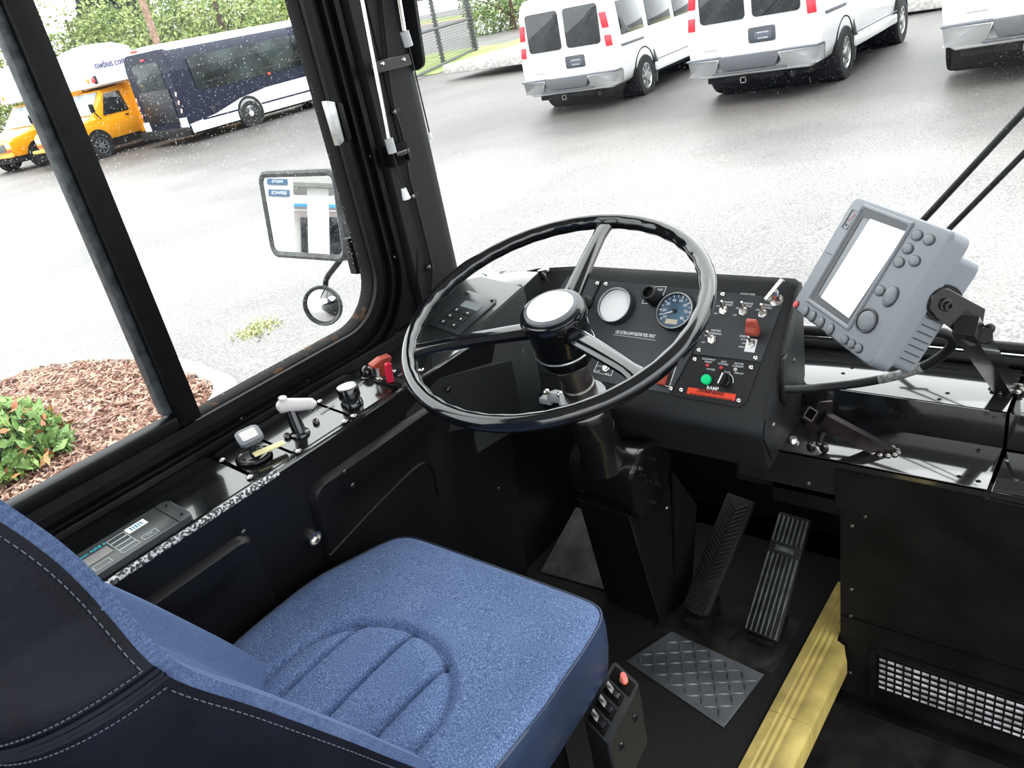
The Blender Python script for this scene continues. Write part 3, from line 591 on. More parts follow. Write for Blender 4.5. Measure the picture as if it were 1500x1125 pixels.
for q in ((.12, .93), (.88, .93)): b = MB(); screw(b, PF, kp_(*q, .003), .004); b.build('screw', K_CAST, kpd)
b = MB(PF.M); b.prism([kp_(*q, .003) for q in ((.30, .60), (.82, .60), (.82, .76), (.30, .76))], (0, 0, .001)); b.build('display', mat('grey_lcd', (.30, .33, .34), .15), kpd)
for (u0, v0, s) in ((.22, .44, 'R'), (.55, .44, ''), (.22, .27, 'N'), (.55, .27, ''), (.22, .10, 'D'), (.55, .10, '')):
    b = MB(PF.M); b.prism([kp_(*q, .003) for q in ((u0, v0), (u0 + .24, v0), (u0 + .24, v0 + .11), (u0, v0 + .11))], (0, 0, .0015), .0004, 1); kb = b.build('key', K_DASH, kpd)
    b = MB(PF.M)
    if s: b.text(s, kp_(u0 + .12, v0 + .055, .0048), (1, 0, 0), (0, 1, 0), .009, 'CENTER')
    else: b.lathe([(.0025, 0), (.0024, .0004)], kp_(u0 + .12, v0 + .055, .0046), n=10)
    b.build('key_print', WHITE, kb)
# front blend between side console and dash
b = MB(); b.loops([[(-1.19, .83, .60), (-1.04, .83, .60), (-1.04, .83, .705), (-1.19, .83, .705)], [(-1.19, 1.19, .45), (-1.03, 1.19, .45), (-1.03, 1.19, .60), (-1.19, 1.19, .66)]]); b.build('side_filler', K_DASH, t)
for q in ((617, 541), (638, 520)):
    p = DF.px(*q)
# wiring conduit down the right end
b = MB(); b.tube([atX(1151, 522, -.508), atX(1146, 530, -.505), atX(1145, 555, -.505), atX(1147, 585, -.507), atX(1150, 590, -.512)], .0045, 10, smooth=5); b.build('conduit', K_RUB, t)
for q in ((1163, 528), (1133, 622)):
    p = atX(*q, -.511); b = MB(); b.lathe([(.0045, 0), (.003, .003)], p, (1, 0, 0), 12); b.build('screw', TUBE, t)

# ================================================================ STEERING WHEEL AND COLUMN
WC = V((-.812, 1.019, .799)); tl = math.radians(16.0); xl = math.radians(2.2)
wn = V((math.sin(xl), -math.cos(xl) * math.sin(tl), math.cos(xl) * math.cos(tl)))
WFm = Frame(WC, V((1, 0, 0)) - wn * wn.x, (0, 1, .3))
t = thing('steering_wheel', 'large glossy black three-spoke steering wheel with white centre cap', 'steering wheel', WC)
RW = .268
b = MB(WFm.M); NW = 144
def rimr(i): return .0150
rings = []
for i in range(NW):
    a = 2 * PI * i / NW; ring_ = []
    grip = .0022 * (.5 + .5 * math.cos(a * 36))
    for k in range(16):
        q = 2 * PI * k / 16; rr = .0152; d = rr * math.cos(q)
        if d < -.003: d += grip * min(1, (-d - .003) / .008)       # finger grips on the inner side
        ring_.append(((RW + d) * math.cos(a), (RW + d) * math.sin(a), rr * math.sin(q)))
    rings.append(ring_)
b.loops(rings + [rings[0]], True, False); b.build('rim', K_WHEEL, t)
def spoke_dir(px, py):
    q = WFm.px(px, py); return math.atan2(q.y, q.x)
for (px, py) in ((881, 336), (607, 513), (938, 551)):
    a = spoke_dir(px, py); b = MB(WFm.M @ Matrix.Rotation(a, 4, 'Z')); rings = []
    for i in range(13):
        s_ = i / 12; x = .035 + (RW - .006 - .035) * s_; w = .019 - .007 * s_ + (.008 * ((s_ - .88) / .12) if s_ > .88 else 0); h = .010 - .003 * s_; z = -.030 * (1 - s_) ** 1.4 - .002
        rings.append([(x, w * ex, z + h * ez) for ex, ez in ((-1, -.6), (-.75, -1), (.75, -1), (1, -.6), (1, .35), (.7, .9), (.3, 1), (-.3, 1), (-.7, .9), (-1, .35))])
    b.loops(rings); b.build('spoke', K_WHEEL, t)
b = MB(WFm.M); b.lathe([(.040, -.120), (.050, -.105), (.054, -.070), (.056, -.030), (.060, -.018), (.0605, -.006), (.057, .002), (.050, .004)], n=56); b.build('hub', K_WHEEL, t)
b = MB(WFm.M); b.lathe([(.0495, .003), (.0485, .008), (.043, .0105)], n=56, cap=False); b.build('horn_ring', GREYB, t)
b = MB(WFm.M); b.lathe([(.0432, .0095), (.040, .0118), (.020, .0135), (.001, .0138)], n=56); cp = b.build('horn_cap', CAPW, t, 'round white horn cap')
b = MB(WFm.M); b.lathe([(.056, -.0785), (.0575, -.081), (.056, -.0835)], n=56, cap=False); b.build('hub_band', ALU, t)
q = WFm.px(787, 458, .0125); b = MB(WFm.M); b.text('HORN', q, (.9, -.4, 0), (.4, .9, 0), .006, 'CENTER'); b.build('cap_print', mat('faint_blue_print', (.35, .42, .55), .5), cp)

t = thing('steering_column', 'black steering column with worn steel tube, tilt housing and floor pedestal', 'steering column', (-.82, 1.17, 0))
cp_ = lambda s_: WC - wn * s_
b = MB(); b.lathe([(.030, .10), (.030, .175), (.0325, .178), (.0325, .30)], WC, -wn, 36); b.build('column_tube', TUBE, t, 'worn bare steel tube')
b = MB(); b.lathe([(.043, .205), (.047, .21), (.047, .235), (.036, .245)], WC, -wn, 36); cl = b.build('collar', CASTG, t)
b = MB(); c_ = cp_(.225); b.box(c_ + V((-.055, .0, .0)), (.05, .03, .022), .006, R=Matrix.Rotation(-tl, 3, 'X')); b.box(c_ + V((-.09, .005, -.012)), (.03, .03, .014), .004); b.build('collar_lug', CASTG, cl)
for dx in (-.045, -.078): b = MB(); p = c_ + V((dx, -.012, .012)); b.lathe([(.0065, 0), (.0065, .006), (.003, .008)], p, wn, 6); b.build('bolt', STEEL, cl)
b = MB(); b.lathe([(.039, .255), (.041, .262), (.041, .34), (.038, .40)], WC, -wn, 36); b.build('lower_tube', K_CAST, t)
hc = V((-.818, 1.150, .385)); 
b = MB(); rings = []
for (x, r) in ((-.095, .050), (-.090, .058), (-.04, .060), (-.005, .062), (.035, .068), (.062, .070)):
    rings.append([(hc.x + x, hc.y + r * math.cos(a) * 1.0 + .01, hc.z - .012 + r * 1.12 * math.sin(a)) for a in [2 * PI * k / 36 for k in range(36)]])
b.loops(rings); b.build('tilt_housing', K_CAST, t)
b = MB(); rings = []
for s_, r in ((.30, .0415), (.345, .0425), (.37, .047), (.395, .054)): rings.append([cp_(s_) + (V((1, 0, 0)) * math.cos(a) + wn.cross(V((1, 0, 0))) * math.sin(a)) * r for a in [2 * PI * k / 32 for k in range(32)]])
b.loops(rings); b.build('housing_neck', K_CAST, t)
b = MB(); b.prism([(hc.x + .060, hc.y + .012 + .074 * math.cos(a) * (1.25 if math.sin(a) > -.2 and math.cos(a) > 0 else 1), hc.z - .018 + .084 * math.sin(a)) for a in [2 * PI * k / 36 for k in range(36)]], (.012, 0, 0), .003); ep = b.build('end_plate', K_CAST, t)
for dy, dz in ((-.025, .045), (-.012, .020), (.03, .035), (.005, -.005), (.01, -.06), (.035, -.03)):
    b = MB(); b.lathe([(.0075, 0), (.0075, .005), (.004, .006), (.004, .009)], (hc.x + .072, hc.y + dy, hc.z - .01 + dz), (1, 0, 0), 6); b.build('bolt', K_CAST, ep)
# pedestal down to the floor
b = MB()
r0 = [(-.898, 1.144, 0), (-.748, 1.132, 0), (-.733, 1.255, 0), (-.88, 1.27, 0)]
r1 = [(-.900, 1.105, .318), (-.768, 1.095, .318), (-.748, 1.235, .345), (-.88, 1.245, .345)]
b.loops([r0, r1]); es = [e for e in b.bm.edges]; bmesh.ops.bevel(b.bm, geom=es, offset=.004, segments=2, affect='EDGES'); b.build('pedestal', K_DARK, t)
b = MB(); b.tube([V(r0[1]) + V((.001, 0, .01)), V(r1[1]) + V((.001, 0, 0))], .0035, 8); b.tube([V(r1[0]), V(r1[1])], .003, 8); b.build('pedestal_edge', K_CAST, t)
b = MB(); b.prism([(-.742, 1.185, .0), (-.738, 1.255, .0), (-.728, 1.30, .22), (-.742, 1.24, .34)], (.005, 0, 0)); b.build('side_gusset', K_DARK, t)
for q in ((977, 744), (1002, 818)):
    p = atX(*q, -.735); b = MB(); b.lathe([(.005, 0), (.003, .003)], p, (1, 0, 0), 10); b.build('bolt', TUBE, t)

# ================================================================ PEDALS, PLATES, STEP EDGE
def pedal(name, label, cat, bl, br, tr, tl_, ribs, m, chevron=False):
    o = (V(bl) + V(br)) / 2; fr = Frame(o, V(br) - V(bl), (V(tl_) + V(tr)) / 2 - o); L = ((V(tl_) + V(tr)) / 2 - o).length; w0 = (V(br) - V(bl)).length / 2; w1 = (V(tr) - V(tl_)).length / 2
    t = thing(name, label, cat, o); b = MB(fr.M)
    if chevron: pts = [(w0 * math.cos(a), .012 + .012 * math.sin(a), 0) for a in [math.radians(180 + 18 * k) for k in range(11)]] + [(w1, L, 0), (-w1, L, 0)]
    else: pts = [(-w0, 0, 0), (w0, 0, 0), (w1, L, 0), (-w1, L, 0)]
    b.prism(pts, (0, 0, -.014), .003); pl = b.build('pedal_plate', K_RUB, t)
    b = MB(fr.M)
    if chevron:
        for i in range(17):
            y = .075 + i * .0105
            if y > L - .02: break
            for s_ in (-1, 1): b.tube([(s_ * .003, y + .0, .0015), (s_ * (w0 - .006), y + .018, .0015)], .0022, 6)
        for i in range(9): x = -w0 + .008 + i * (2 * w0 - .016) / 8; b.tube([(x, .012, .0012), (x, .062, .0012)], .0017, 6)
    else:
        for i in range(ribs):
            u_ = -1 + 2 * (i + .5) / ribs
            for y0, y1 in ((.004, L * .66), (L * .76, L - .006)):
                wa, wb = w0 + (w1 - w0) * y0 / L, w0 + (w1 - w0) * y1 / L; b.tube([(u_ * wa, y0, .002), (u_ * wb, y1, .002)], .0030, 8)
        b.box((0, L * .71, .001), (w0 * 1.1, .012, .004), .001)
    b.build('tread', m, pl)
    b = MB(fr.M); b.box((0, .035, -.03), (w0 * .7, .05, .03), .004); b.cyl((-w0 * .6, .03, -.03), (w0 * .6, .03, -.03), .01); b.M = Matrix(); b.box((o.x, o.y + .04, max(.004, o.z * .4)), (w0 * 1.5, .09, max(.008, o.z * .8)), .003); b.build('pivot_base', K_CAST, t)
    return t
pedal('accelerator_pedal', 'black ribbed accelerator pedal with worn bright ribs beside the yellow step edge', 'pedal', (-.572, 1.172, .030), (-.497, 1.167, .030), (-.452, 1.345, .215), (-.522, 1.345, .215), 7, mat('worn_ribs', (.05, .055, .055), .32, noise=.6, nscale=25))
pedal('brake_pedal', 'black brake pedal with chevron tread between column pedestal and accelerator', 'pedal', (-.703, 1.150, .055), (-.640, 1.140, .055), (-.604, 1.345, .235), (-.672, 1.345, .235), 0, K_RUB, True)
b = MB(); p = atZ(945 + 160, 942, 0); b.lathe([(.055, 0), (.05, .003), (.02, .004)], (-.545, 1.155, .001), n=24); b.box((-.62, 1.19, .001), (.27, .16, .003)); o = b.build('pedal_base_plate', DIRT); tag(o, 'dusty metal plate on the floor beneath the two pedals', 'plate')
# tread plate
c4 = [V((-.716, 1.122, 0)), V((-.498, 1.099, 0)), V((-.516, .946, 0)), V((-.762, 1.002, 0))]
t = thing('tread_plate', 'grey diamond-pattern metal plate lying on the floor before the pedals', 'plate', sum(c4, V()) / 4)
b = MB(); b.prism([p + V((0, 0, .001)) for p in c4], (0, 0, .003), .0006, 1); b.build('plate', PLATE, t)
b = MB(); fr = Frame(c4[3] + V((0, 0, .004)), c4[2] - c4[3], c4[0] - c4[3]); cn = [fr.px(0, 0)] and [V(((p - fr.o).dot(fr.u), (p - fr.o).dot(fr.v), 0)) for p in c4]
def inside(q, P):
    s_ = 0
    for i in range(len(P)):
        a, c = P[i], P[(i + 1) % len(P)]; k = (c.x - a.x) * (q.y - a.y) - (c.y - a.y) * (q.x - a.x); s_ += 1 if k > 0 else -1
    return abs(s_) == len(P)
b.M = fr.M; S_ = .0205
for i in range(-2, 16):
    for j in range(-2, 12):
        q = V((i * S_, j * S_, 0)); a = math.radians(40 if (i + j) % 2 else -48); d = V((math.cos(a), math.sin(a), 0)) * .0125; s_ = V((-d.y, d.x, 0)) * .24
        if inside(q + d * 1.1, cn) and inside(q - d * 1.1, cn):
            T_ = [b.v(q + d), b.v(q + s_), b.v(q - d), b.v(q - s_)]; c = b.v(q + d * .4 + V((0, 0, .0022))); c2 = b.v(q - d * .4 + V((0, 0, .0022)))
            b.face([T_[0], T_[1], c]); b.face([T_[1], c2, c]); b.face([T_[1], T_[2], c2]); b.face([T_[2], T_[3], c2]); b.face([T_[3], c, c2]); b.face([T_[3], T_[0], c])
b.build('raised_tread', PLATE, t)
# smooth metal sheet left of the pedestal
b = MB(); b.prism([(-.905, 1.172, .002), (-1.098, 1.158, .002), (-1.10, 1.34, .075), (-.94, 1.35, .075)], (0, 0, .004)); o = b.build('metal_sheet', mat('dull_steel_sheet', (.30, .30, .29), .36, .8, noise=.25, nscale=20)); tag(o, 'bare grey metal sheet in the footwell left of the column pedestal', 'sheet')
# yellow step nosing
t = thing('step_nosing', 'worn yellow vinyl edging strip along the raised driver platform', 'edging', (-.418, .9, 0))
xs = [(-.459, .001), (-.457, .006), (-.440, .0085), (-.437, .0065), (-.4345, .0065), (-.4315, .0085), (-.428, .0085), (-.425, .0065), (-.4225, .0065), (-.4195, .0085), (-.416, .0085), (-.413, .0065), (-.4105, .0065), (-.4075, .0085), (-.385, .0075), (-.376, .002), (-.374, -.010), (-.374, -.042), (-.377, -.042), (-.3795, -.004), (-.40, .001)]
b = MB(); b.loops([[(x, y, z) for x, z in xs] for y in (-.5, 1.02)]); b.build('strip', YEL, t)
b = MB(); b.loops([[(x, 1.021, z) for x, z in xs], [(x, 1.215, z) for x, z in xs], [(min(x, -.386 - .0), 1.238, z) for x, z in xs], [(min(x, -.405), 1.246, max(z, -.02)) for x, z in xs], [(min(x, -.408), 1.42, max(z, -.02)) for x, z in xs]]); b.build('strip', YEL, t)
# ================================================================ DRIVER SEAT
SX = -.768
t = thing('driver_seat', 'blue woven fabric driver seat with ribbed cushion and navy vinyl back', 'seat', (SX, .42, 0))
def outline_pt(a):                   # cushion plan outline
    c, s_ = math.cos(a), math.sin(a); n_ = 13.0 if s_ > 0 else 4.0
    k = (abs(c) ** n_ + abs(s_) ** n_) ** (-1 / n_); x, y = c * k, s_ * k
    yy = .47 + .238 * y if y > 0 else .47 + .20 * y
    hw = .248 - .030 * max(0, (yy - .50) / .20) ** 1.3
    return SX + hw * x, yy
def groove(x, y):
    d = 0.
    gx, gy = SX + .002, .40; rx, ry = .140, .122
    if y > gy: e = abs(math.hypot((x - gx) / rx, (y - gy) / ry) - 1) * .125; ins = math.hypot((x - gx) / rx, (y - gy) / ry) < 1
    else: e = abs(abs(x - gx) - rx); ins = abs(x - gx) < rx
    d -= .0105 * math.exp(-(e / .0062) ** 2)
    if ins:
        for k in (-.090, -.002, .082): d -= .0105 * math.exp(-((x - gx - k) / .0055) ** 2)
        d += .005 * (1 - math.exp(-(e / .02) ** 2))
    return d
ZS = .497
def cushion_ring(f, na):
    out = []
    for i in range(na):
        a = 2 * PI * i / na; X, Y = outline_pt(a); cx_, cy_ = SX, .45
        if f <= 1: r_, z = f, 0.
        x, y = cx_ + (X - cx_) * min(f, 1), cy_ + (Y - cy_) * min(f, 1)
        edge = max(0, (min(f, 1) - .88) / .12); crown = .010 * math.cos(min(1, f) * PI / 2) - .011 * edge ** 2.6
        bol = .016 * max(0, abs(x - SX) / .25) ** 4 * (1 if y < .55 else max(0, 1 - (y - .55) / .12))
        z = ZS + crown + bol + groove(x, y) - .006 * max(0, (y - .64) / .07) ** 2
        out.append((x, y, z))
    return out
NA = 220; b = MB(); fs = [.012] + [i / 62 for i in range(1, 60)] + [.972, .985, .994, 1.0]
rings = [cushion_ring(f, NA) for f in fs]
b.loops(rings, True, True); b.build('seat_cushion', FABRIC, t, sharp=80)
top_edge = rings[-1]
b = MB(); rr = [[(SX + (x - SX) * k, .45 + (y - .45) * k, z - dz) for x, y, z in top_edge] for k, dz in ((.997, -.002), (1.010, .008), (1.014, .025), (1.010, .06), (.995, .095), (.95, .11))]
b.loops(rr, True, False); b.build('cushion_skirt', LEATHB, t, 'navy vinyl sides of the cushion', sharp=80)
b = MB(); b.tube([V(p) * 1 for p in [(SX + (x - SX) * 1.003, .45 + (y - .45) * 1.003, z + .0005) for x, y, z in top_edge]], .0022, 6, closed=True); b.build('cushion_seam', LEATHB, t)
b = MB(); b.prism([(x, y, .0) for x, y, _ in rr2(SX - .19, .26, SX + .17, .62, .03)], (0, 0, .40), .01); b.build('seat_base', K_DARK, t)
# backrest
def lerp_tab(z, T):
    if z <= T[0][0]: return T[0][1]
    for (z0, a0), (z1, a1) in zip(T, T[1:]):
        if z <= z1: return a0 + (a1 - a0) * (z - z0) / (z1 - z0)
    return T[-1][1]
HT = [(.44, .150), (.50, .178), (.56, .202), (.62, .214), (.68, .219), (.80, .219), (.885, .2165), (.905, .209), (.925, .198), (.945, .187), (1.0, .176), (1.05, .165), (1.10, .153), (1.14, .138), (1.17, .118), (1.19, .095), (1.20, .07), (1.206, .04), (1.209, .004)]
YT = [(.44, .395), (.545, .346), (.674, .277), (.797, .206), (.85, .172), (.875, .157), (.90, .1480), (.945, .1465), (1.0, .135), (1.05, .115), (1.10, .095), (1.21, .048)]
def hw_(z): return lerp_tab(z, HT)
def ye(z): return sum(lerp_tab(z + d, YT) for d in (-.02, -.01, 0, .01, .02)) / 5
def rear_pt(ph, z, k=1.):            # round the outside of the shell, ph 0..pi
    c, s_ = math.cos(ph), math.sin(ph); u = math.copysign(abs(c) ** (2 / 6), c); h = hw_(z)
    return V((SX - .004 + h * u * k, ye(z) - .003 - (.130 + (k - 1) * .2) * abs(s_) ** .9 * min(1, h / .16), z))
def front_y(u, z):
    fall = min(1, hw_(z) / .16)
    dish = -.045 * (1 - abs(u) ** 2.4) + .016 * math.exp(-((abs(u) - .86) / .12) ** 2)
    chan = sum(-.006 * math.exp(-((u - k) / .03) ** 2) for k in (-.62, -.32, 0, .32, .62)) if z < .98 else 0
    return ye(z) + dish * fall + chan * (1 - abs(u) ** 4)
zs_ = [.44 + .74 * i / 90 for i in range(91)] + [1.185, 1.19, 1.195, 1.20, 1.203, 1.206, 1.2078, 1.209]
rings = []
for z in zs_:
    h = hw_(z); r_ = []
    for k in range(49):
        u = math.sin((-1 + 2 * k / 48) * PI / 2); r_.append((SX - .004 + h * u, front_y(u, z), z))
    for k in range(60): r_.append(rear_pt(PI * (k + .0) / 59 * 1.0, z))
    rings.append(r_)
b = MB(); b.loops(rings); bk = b.build('backrest', FABRIC2, t, sharp=80)
PH0 = .030
def patch(z0, z1):
    b = MB(); b.grid(lambda i, j: rear_pt(PH0 + (PI - 2 * PH0) * i, z0 + (z1 - z0) * j, 1 + .016 * min(1, 25 * min(i, 1 - i) + .15, 12 * min(j, 1 - j) + .3)), 70, 34); return b
patch(.8895, 1.205).build('back_panel', LEATHER, bk, 'dark navy vinyl upper back panel', sharp=80)
patch(.45, .8815).build('back_panel', LEATHER, bk, 'dark navy vinyl lower back panel', sharp=80)
b = MB()
for dz in (-.0045, .0, .0045): b.tube([rear_pt(.03 + (PI - .06) * q / 70, .8855 + dz, 1.006) for q in range(71)], .0036, 6)
b.build('back_seam', LEATHER, bk)
def stitches(f, n):
    b = MB()
    for i in range(n): b.tube([f((i + .18) / n), f((i + .82) / n)], .0007, 4)
    b.build('stitching', STITCH, bk, 'grey-blue thread stitching')
for s_ in (0, 1):
    ph = PH0 + .050; ph = PI - ph if s_ else ph
    stitches(lambda q: rear_pt(ph, .45 + .42 * q, 1.017), 64)
    stitches(lambda q: rear_pt(ph, .897 + .29 * q, 1.017), 46)
for zz in (.874, .897):
    for q0 in (0, .5): stitches(lambda q: rear_pt(.07 + (PI - .14) * (q0 + q * .5), zz, 1.0165), 45)
# switch box on the cushion's right side
c4 = [atZ(*q, .362) for q in ((897, 969), (940, 1001), (889, 1094), (857, 1050))]
BF = Frame(c4[3], c4[2] - c4[3], c4[0] - c4[3]); L_ = ((c4[0] - c4[3]).length + (c4[1] - c4[2]).length) / 2; Wd = ((c4[2] - c4[3]).length + (c4[1] - c4[0]).length) / 2
u_, v_ = (c4[2] - c4[3] + c4[1] - c4[0]).normalized(), (c4[0] - c4[3] + c4[1] - c4[2]).normalized(); o_ = sum(c4, V()) / 4 - u_ * Wd / 2 - v_ * L_ / 2
BF.o, BF.u, BF.v, BF.n = o_, u_, v_, u_.cross(v_).normalized(); BF.M = Matrix(((u_.x, v_.x, 0, o_.x), (u_.y, v_.y, 0, o_.y), (u_.z, v_.z, 1, o_.z), (0, 0, 0, 1)))
b = MB(BF.M); b.prism([(x, y, -.12) for x, y, _ in rr2(0, 0, Wd, L_, .006)], (0, 0, .120), .002); sb = b.build('switch_box', K_DASH, t)
b = MB(BF.M); b.box((Wd * .5, L_ * .84, -.0), (Wd * .80, L_ * .22, .002), .001); b.build('recess', K_DARK, sb)
b = MB(BF.M); b.lathe([(.0072, 0), (.0072, .010), (.006, .0125), (.001, .013)], (Wd * .56, L_ * .86, 0), n=20); b.build('push_button', PINK, sb, 'worn red push button')
b = MB(BF.M); b.lathe([(.0085, 0), (.0085, .004)], (Wd * .56, L_ * .86, 0), n=20); b.build('button_collar', mat('brass', (.5, .36, .12), .3, 1.), sb)
for i in range(3):
    y = L_ * (.60 - .235 * i); b = MB(BF.M); b.box((Wd * .46, y, .001), (Wd * .62, L_ * .17, .003), .001); rk = b.build('rocker_switch', K_DARK, sb)
    b = MB(BF.M); b.prism([(Wd * .22, y - L_ * .045, .002), (Wd * .22, y - L_ * .045, .011), (Wd * .44, y - L_ * .045, .004), (Wd * .68, y - L_ * .045, .006), (Wd * .68, y - L_ * .045, .002)], (0, L_ * .09, 0), .0008); b.build('rocker', K_CAST, rk)
for q in (.25, .7): b = MB(); p = BF.P(Wd, L_ * q, -.035); b.lathe([(.007, 0), (.006, .002), (.004, .0022), (.004, .0005)], p, BF.u, 14); b.build('screw', K_CAST, sb)
p = V((-.500, .485, .305)); b = MB(); b.lathe([(.034 + .003 * (i % 2), .0) for i in range(1)] + [(.036, .002), (.036, .026), (.030, .034), (.016, .036)], p, (.75, -.2, .62), 14); b.build('adjuster_knob', K_RUB, t)
b = MB(); b.tube([(-.545, .50, .40), (-.51, .47, .36), (-.49, .53, .31), (-.50, .60, .26), (-.54, .66, .20)], .010, 10, smooth=6); b.build('air_hose', K_RUB, t)

# ================================================================ DISPLAY UNIT AND BRACKETS
mc = V((-.360, 1.235, .811)); MF = Frame(mc, (.665, -.745, .048), (.393, .404, .826)); MW, MH = .296, .214
t = thing('display_unit', 'grey marine-style display unit with pale blank screen and rows of buttons', 'display', mc)
def mpx(x, y, h=0.): return MF.px(x, y, h)
b = MB(MF.M); 
rings = [[(x, y, h) for x, y, _ in rr2(-MW / 2 + o, -MH / 2 + o, MW / 2 - o, MH / 2 - o, .016)] for o, h in ((.004, -.034), (0, -.031), (0, -.006), (.003, -.001), (.008, 0))]
b.loops(rings); body = b.build('housing', GREYP, t)
b = MB(MF.M); b.loops([[(x, y, h) for x, y, _ in rr2(-MW / 2 + .03, -MH / 2 + .012 + o, MW / 2 - .006 - o, MH / 2 - .025 - o, .010)] for o, h in ((.004, -.072), (0, -.068), (0, -.034))]); b.build('rear_cover', GREYP, t)
b = MB(MF.M)
for i in range(7): b.box((MW / 2 - .0055, -MH / 2 + .03 + i * .011, -.052), (.002, .0012, .026))
b.build('cooling_slots', GREYD, t)
c4 = [mpx(*q) for q in ((1183, 439), (1241, 479), (1339, 330), (1267, 303))]
sx0, sx1 = (c4[0].x + c4[3].x) / 2, (c4[1].x + c4[2].x) / 2; sy0, sy1 = (c4[0].y + c4[1].y) / 2, (c4[2].y + c4[3].y) / 2
b = MB(MF.M); b.loops([[(x, y, h) for x, y, _ in rr2(sx0 + o, sy0 + o, sx1 - o, sy1 - o, .003)] for o, h in ((-.004, .0006), (-.002, .0035), (.001, .0035), (.004, .0008), (.012, .0008))], True, False); b.build('screen_bezel', GREYP, t)
b = MB(MF.M); b.loops([[(x, y, h) for x, y, _ in rr2(sx0 + o, sy0 + o, sx1 - o, sy1 - o, .002)] for o, h in ((.0015, .0012), (.016, .0009))], True, False); b.build('screen_surround', GREYD, t)
c4 = [mpx(*q) for q in ((1203.6, 436), (1244, 466), (1328, 340), (1275.6, 321))]
b = MB(MF.M); b.prism([V((p.x, p.y, .0007)) for p in c4], (0, 0, .0006)); b.build('screen', SCREEN, t, 'pale blank screen')
def oval(q, ru, rv, m, nm='button', h=.004, rot=0.):
    p = mpx(*q); b = MB(MF.M @ Matrix.Translation(p) @ Matrix.Rotation(rot, 4, 'Z') @ Matrix.Diagonal((ru + .0022, rv + .0014, 1, 1))); b.lathe([(1, .0001), (.98, .0007), (.5, .0007)], n=24); rim_ = b.build('button_surround', GREYD, t)
    b = MB(MF.M @ Matrix.Translation(p) @ Matrix.Rotation(rot, 4, 'Z') @ Matrix.Diagonal((ru, rv, 1, 1))); b.lathe([(1, .0), (.97, h * .5), (.86, h * .68), (.4, h * .74), (.05, h * .75)], n=24); return b.build(nm, m, t, 'small red button' if m is REDB else None)
for q in ((1343.5, 345), (1361, 351.5), (1330, 364.5), (1317, 384.5), (1340, 382.5), (1289, 426)): oval(q, .0125, .0072, GREYB)
oval((1305, 435), .015, .0150, GREYB, 'rocker_button', .006)
o = oval((1270, 470), .0225, .0155, GREYB, 'direction_pad', .004)
b = MB(MF.M @ Matrix.Translation(mpx(1270, 470)) @ Matrix.Diagonal((.0225, .0155, 1, 1))); b.lathe([(1.22, .0), (1.2, .003), (1.05, .003), (1.02, .0)], n=32, cap=False); b.build('pad_ring', GREYD, o)
oval((1166.5, 446), .008, .0062, REDB, 'power_button')
for q in ((1180, 456.5), (1190.5, 464), (1202.5, 473), (1216.5, 483)): oval(q, .0095, .0085, GREYB)
for q in ((1238, 498), (1248, 504), (1258, 510.5)): oval(q, .0095, .0062, GREYB)
c4 = [mpx(*q, .0006) for q in ((1233, 333), (1240, 336.5), (1257, 310.5), (1249, 307))]
b = MB(MF.M); b.tube(c4 + [c4[0]], .0006, 5); p = mpx(1239.5, 329, .0004); b.lathe([(.0022, 0), (.002, .0006)], p, n=10); b.tube([mpx(1209, 369, .0005), mpx(1221, 374, .0005)], .0006, 5); b.tube([mpx(1183, 440, .0005), mpx(1241, 481, .0005)], .0006, 5); b.build('card_door_outline', GREYD, t)
b = MB(MF.M); p = mpx(1247, 319, .0004); b.text('CARD', p, (.55, .8, 0), (-.8, .55, 0), .007, 'CENTER'); b.build('card_print', mat('pink_print', (.55, .25, .25), .5), t)
# bracket that holds it
BX = mc + MF.u * (MW / 2 + .004) - MF.n * .02
BR = Frame(BX, -MF.n, MF.v)
def bpx(*q): return BR.P(*BR.px(*q))
base = V((-.178, 1.470, .515))
t = thing('mounting_bracket', 'black plate-and-tube bracket holding up the grey display unit', 'bracket', base)
pp = [bpx(*q) for q in ((1361, 452), (1366, 432), (1378, 423), (1390, 423), (1444, 453), (1437, 494), (1427, 508), (1419, 507), (1394, 482), (1372, 466))]
nrm = (pp[2] - pp[0]).cross(pp[4] - pp[0]).normalized()
b = MB(); b.prism(pp, nrm * .004, .0008, 1); b.build('side_plate', K_CAST, t)
pv = bpx(1386, 446); d_ = nrm if nrm.dot(MF.u) > 0 else -nrm
b = MB(); b.lathe([(.010, -.02), (.010, .003), (.0065, .0035), (.0065, .009), (.0035, .009), (.003, .005)], pv, d_, 20); b.build('pivot_bolt', K_CAST, t)
b = MB(); b.lathe([(.026, -.022), (.026, -.004)], pv + d_ * 0, d_, 24); b.build('rubber_washer', K_RUB, t)
p1 = bpx(1418, 482)
ax = (p1 - base).normalized(); sd = ax.cross(V((0, 0, 1))).normalized(); up = sd.cross(ax)
b = MB(); w = .0145
b.loops([[base + sd * a_ * w + up * c_ * w + ax * k + V((0, 0, 0)) for a_, c_ in ((-1, -1), (1, -1), (1, 1), (-1, 1))] for k in (-.012, (p1 - base).length + .02)]); b.build('square_tube', K_CAST, t)
b = MB(); 
for a in range(10): q = base + V((.022 * math.cos(a * .63), .022 * math.sin(a * .63), .003)); b.sphere(q, .005, (1.3, 1.3, .8), 8, 6)
b.build('weld_bead', TUBE, t)
kn = bpx(1444, 492); b = MB(); b.lathe([(.012 if i % 2 else .012, h) for i, h in enumerate((0, .014))], kn - d_ * .014, d_, 6); 
for i in range(4): a = i * PI / 2; t_ = d_.orthogonal().normalized(); q_ = d_.cross(t_); b.sphere(kn - d_ * .007 + (t_ * math.cos(a) + q_ * math.sin(a)) * .012, .0075, u=10, v=8)
b.build('clamp_knob', K_RUB, t)
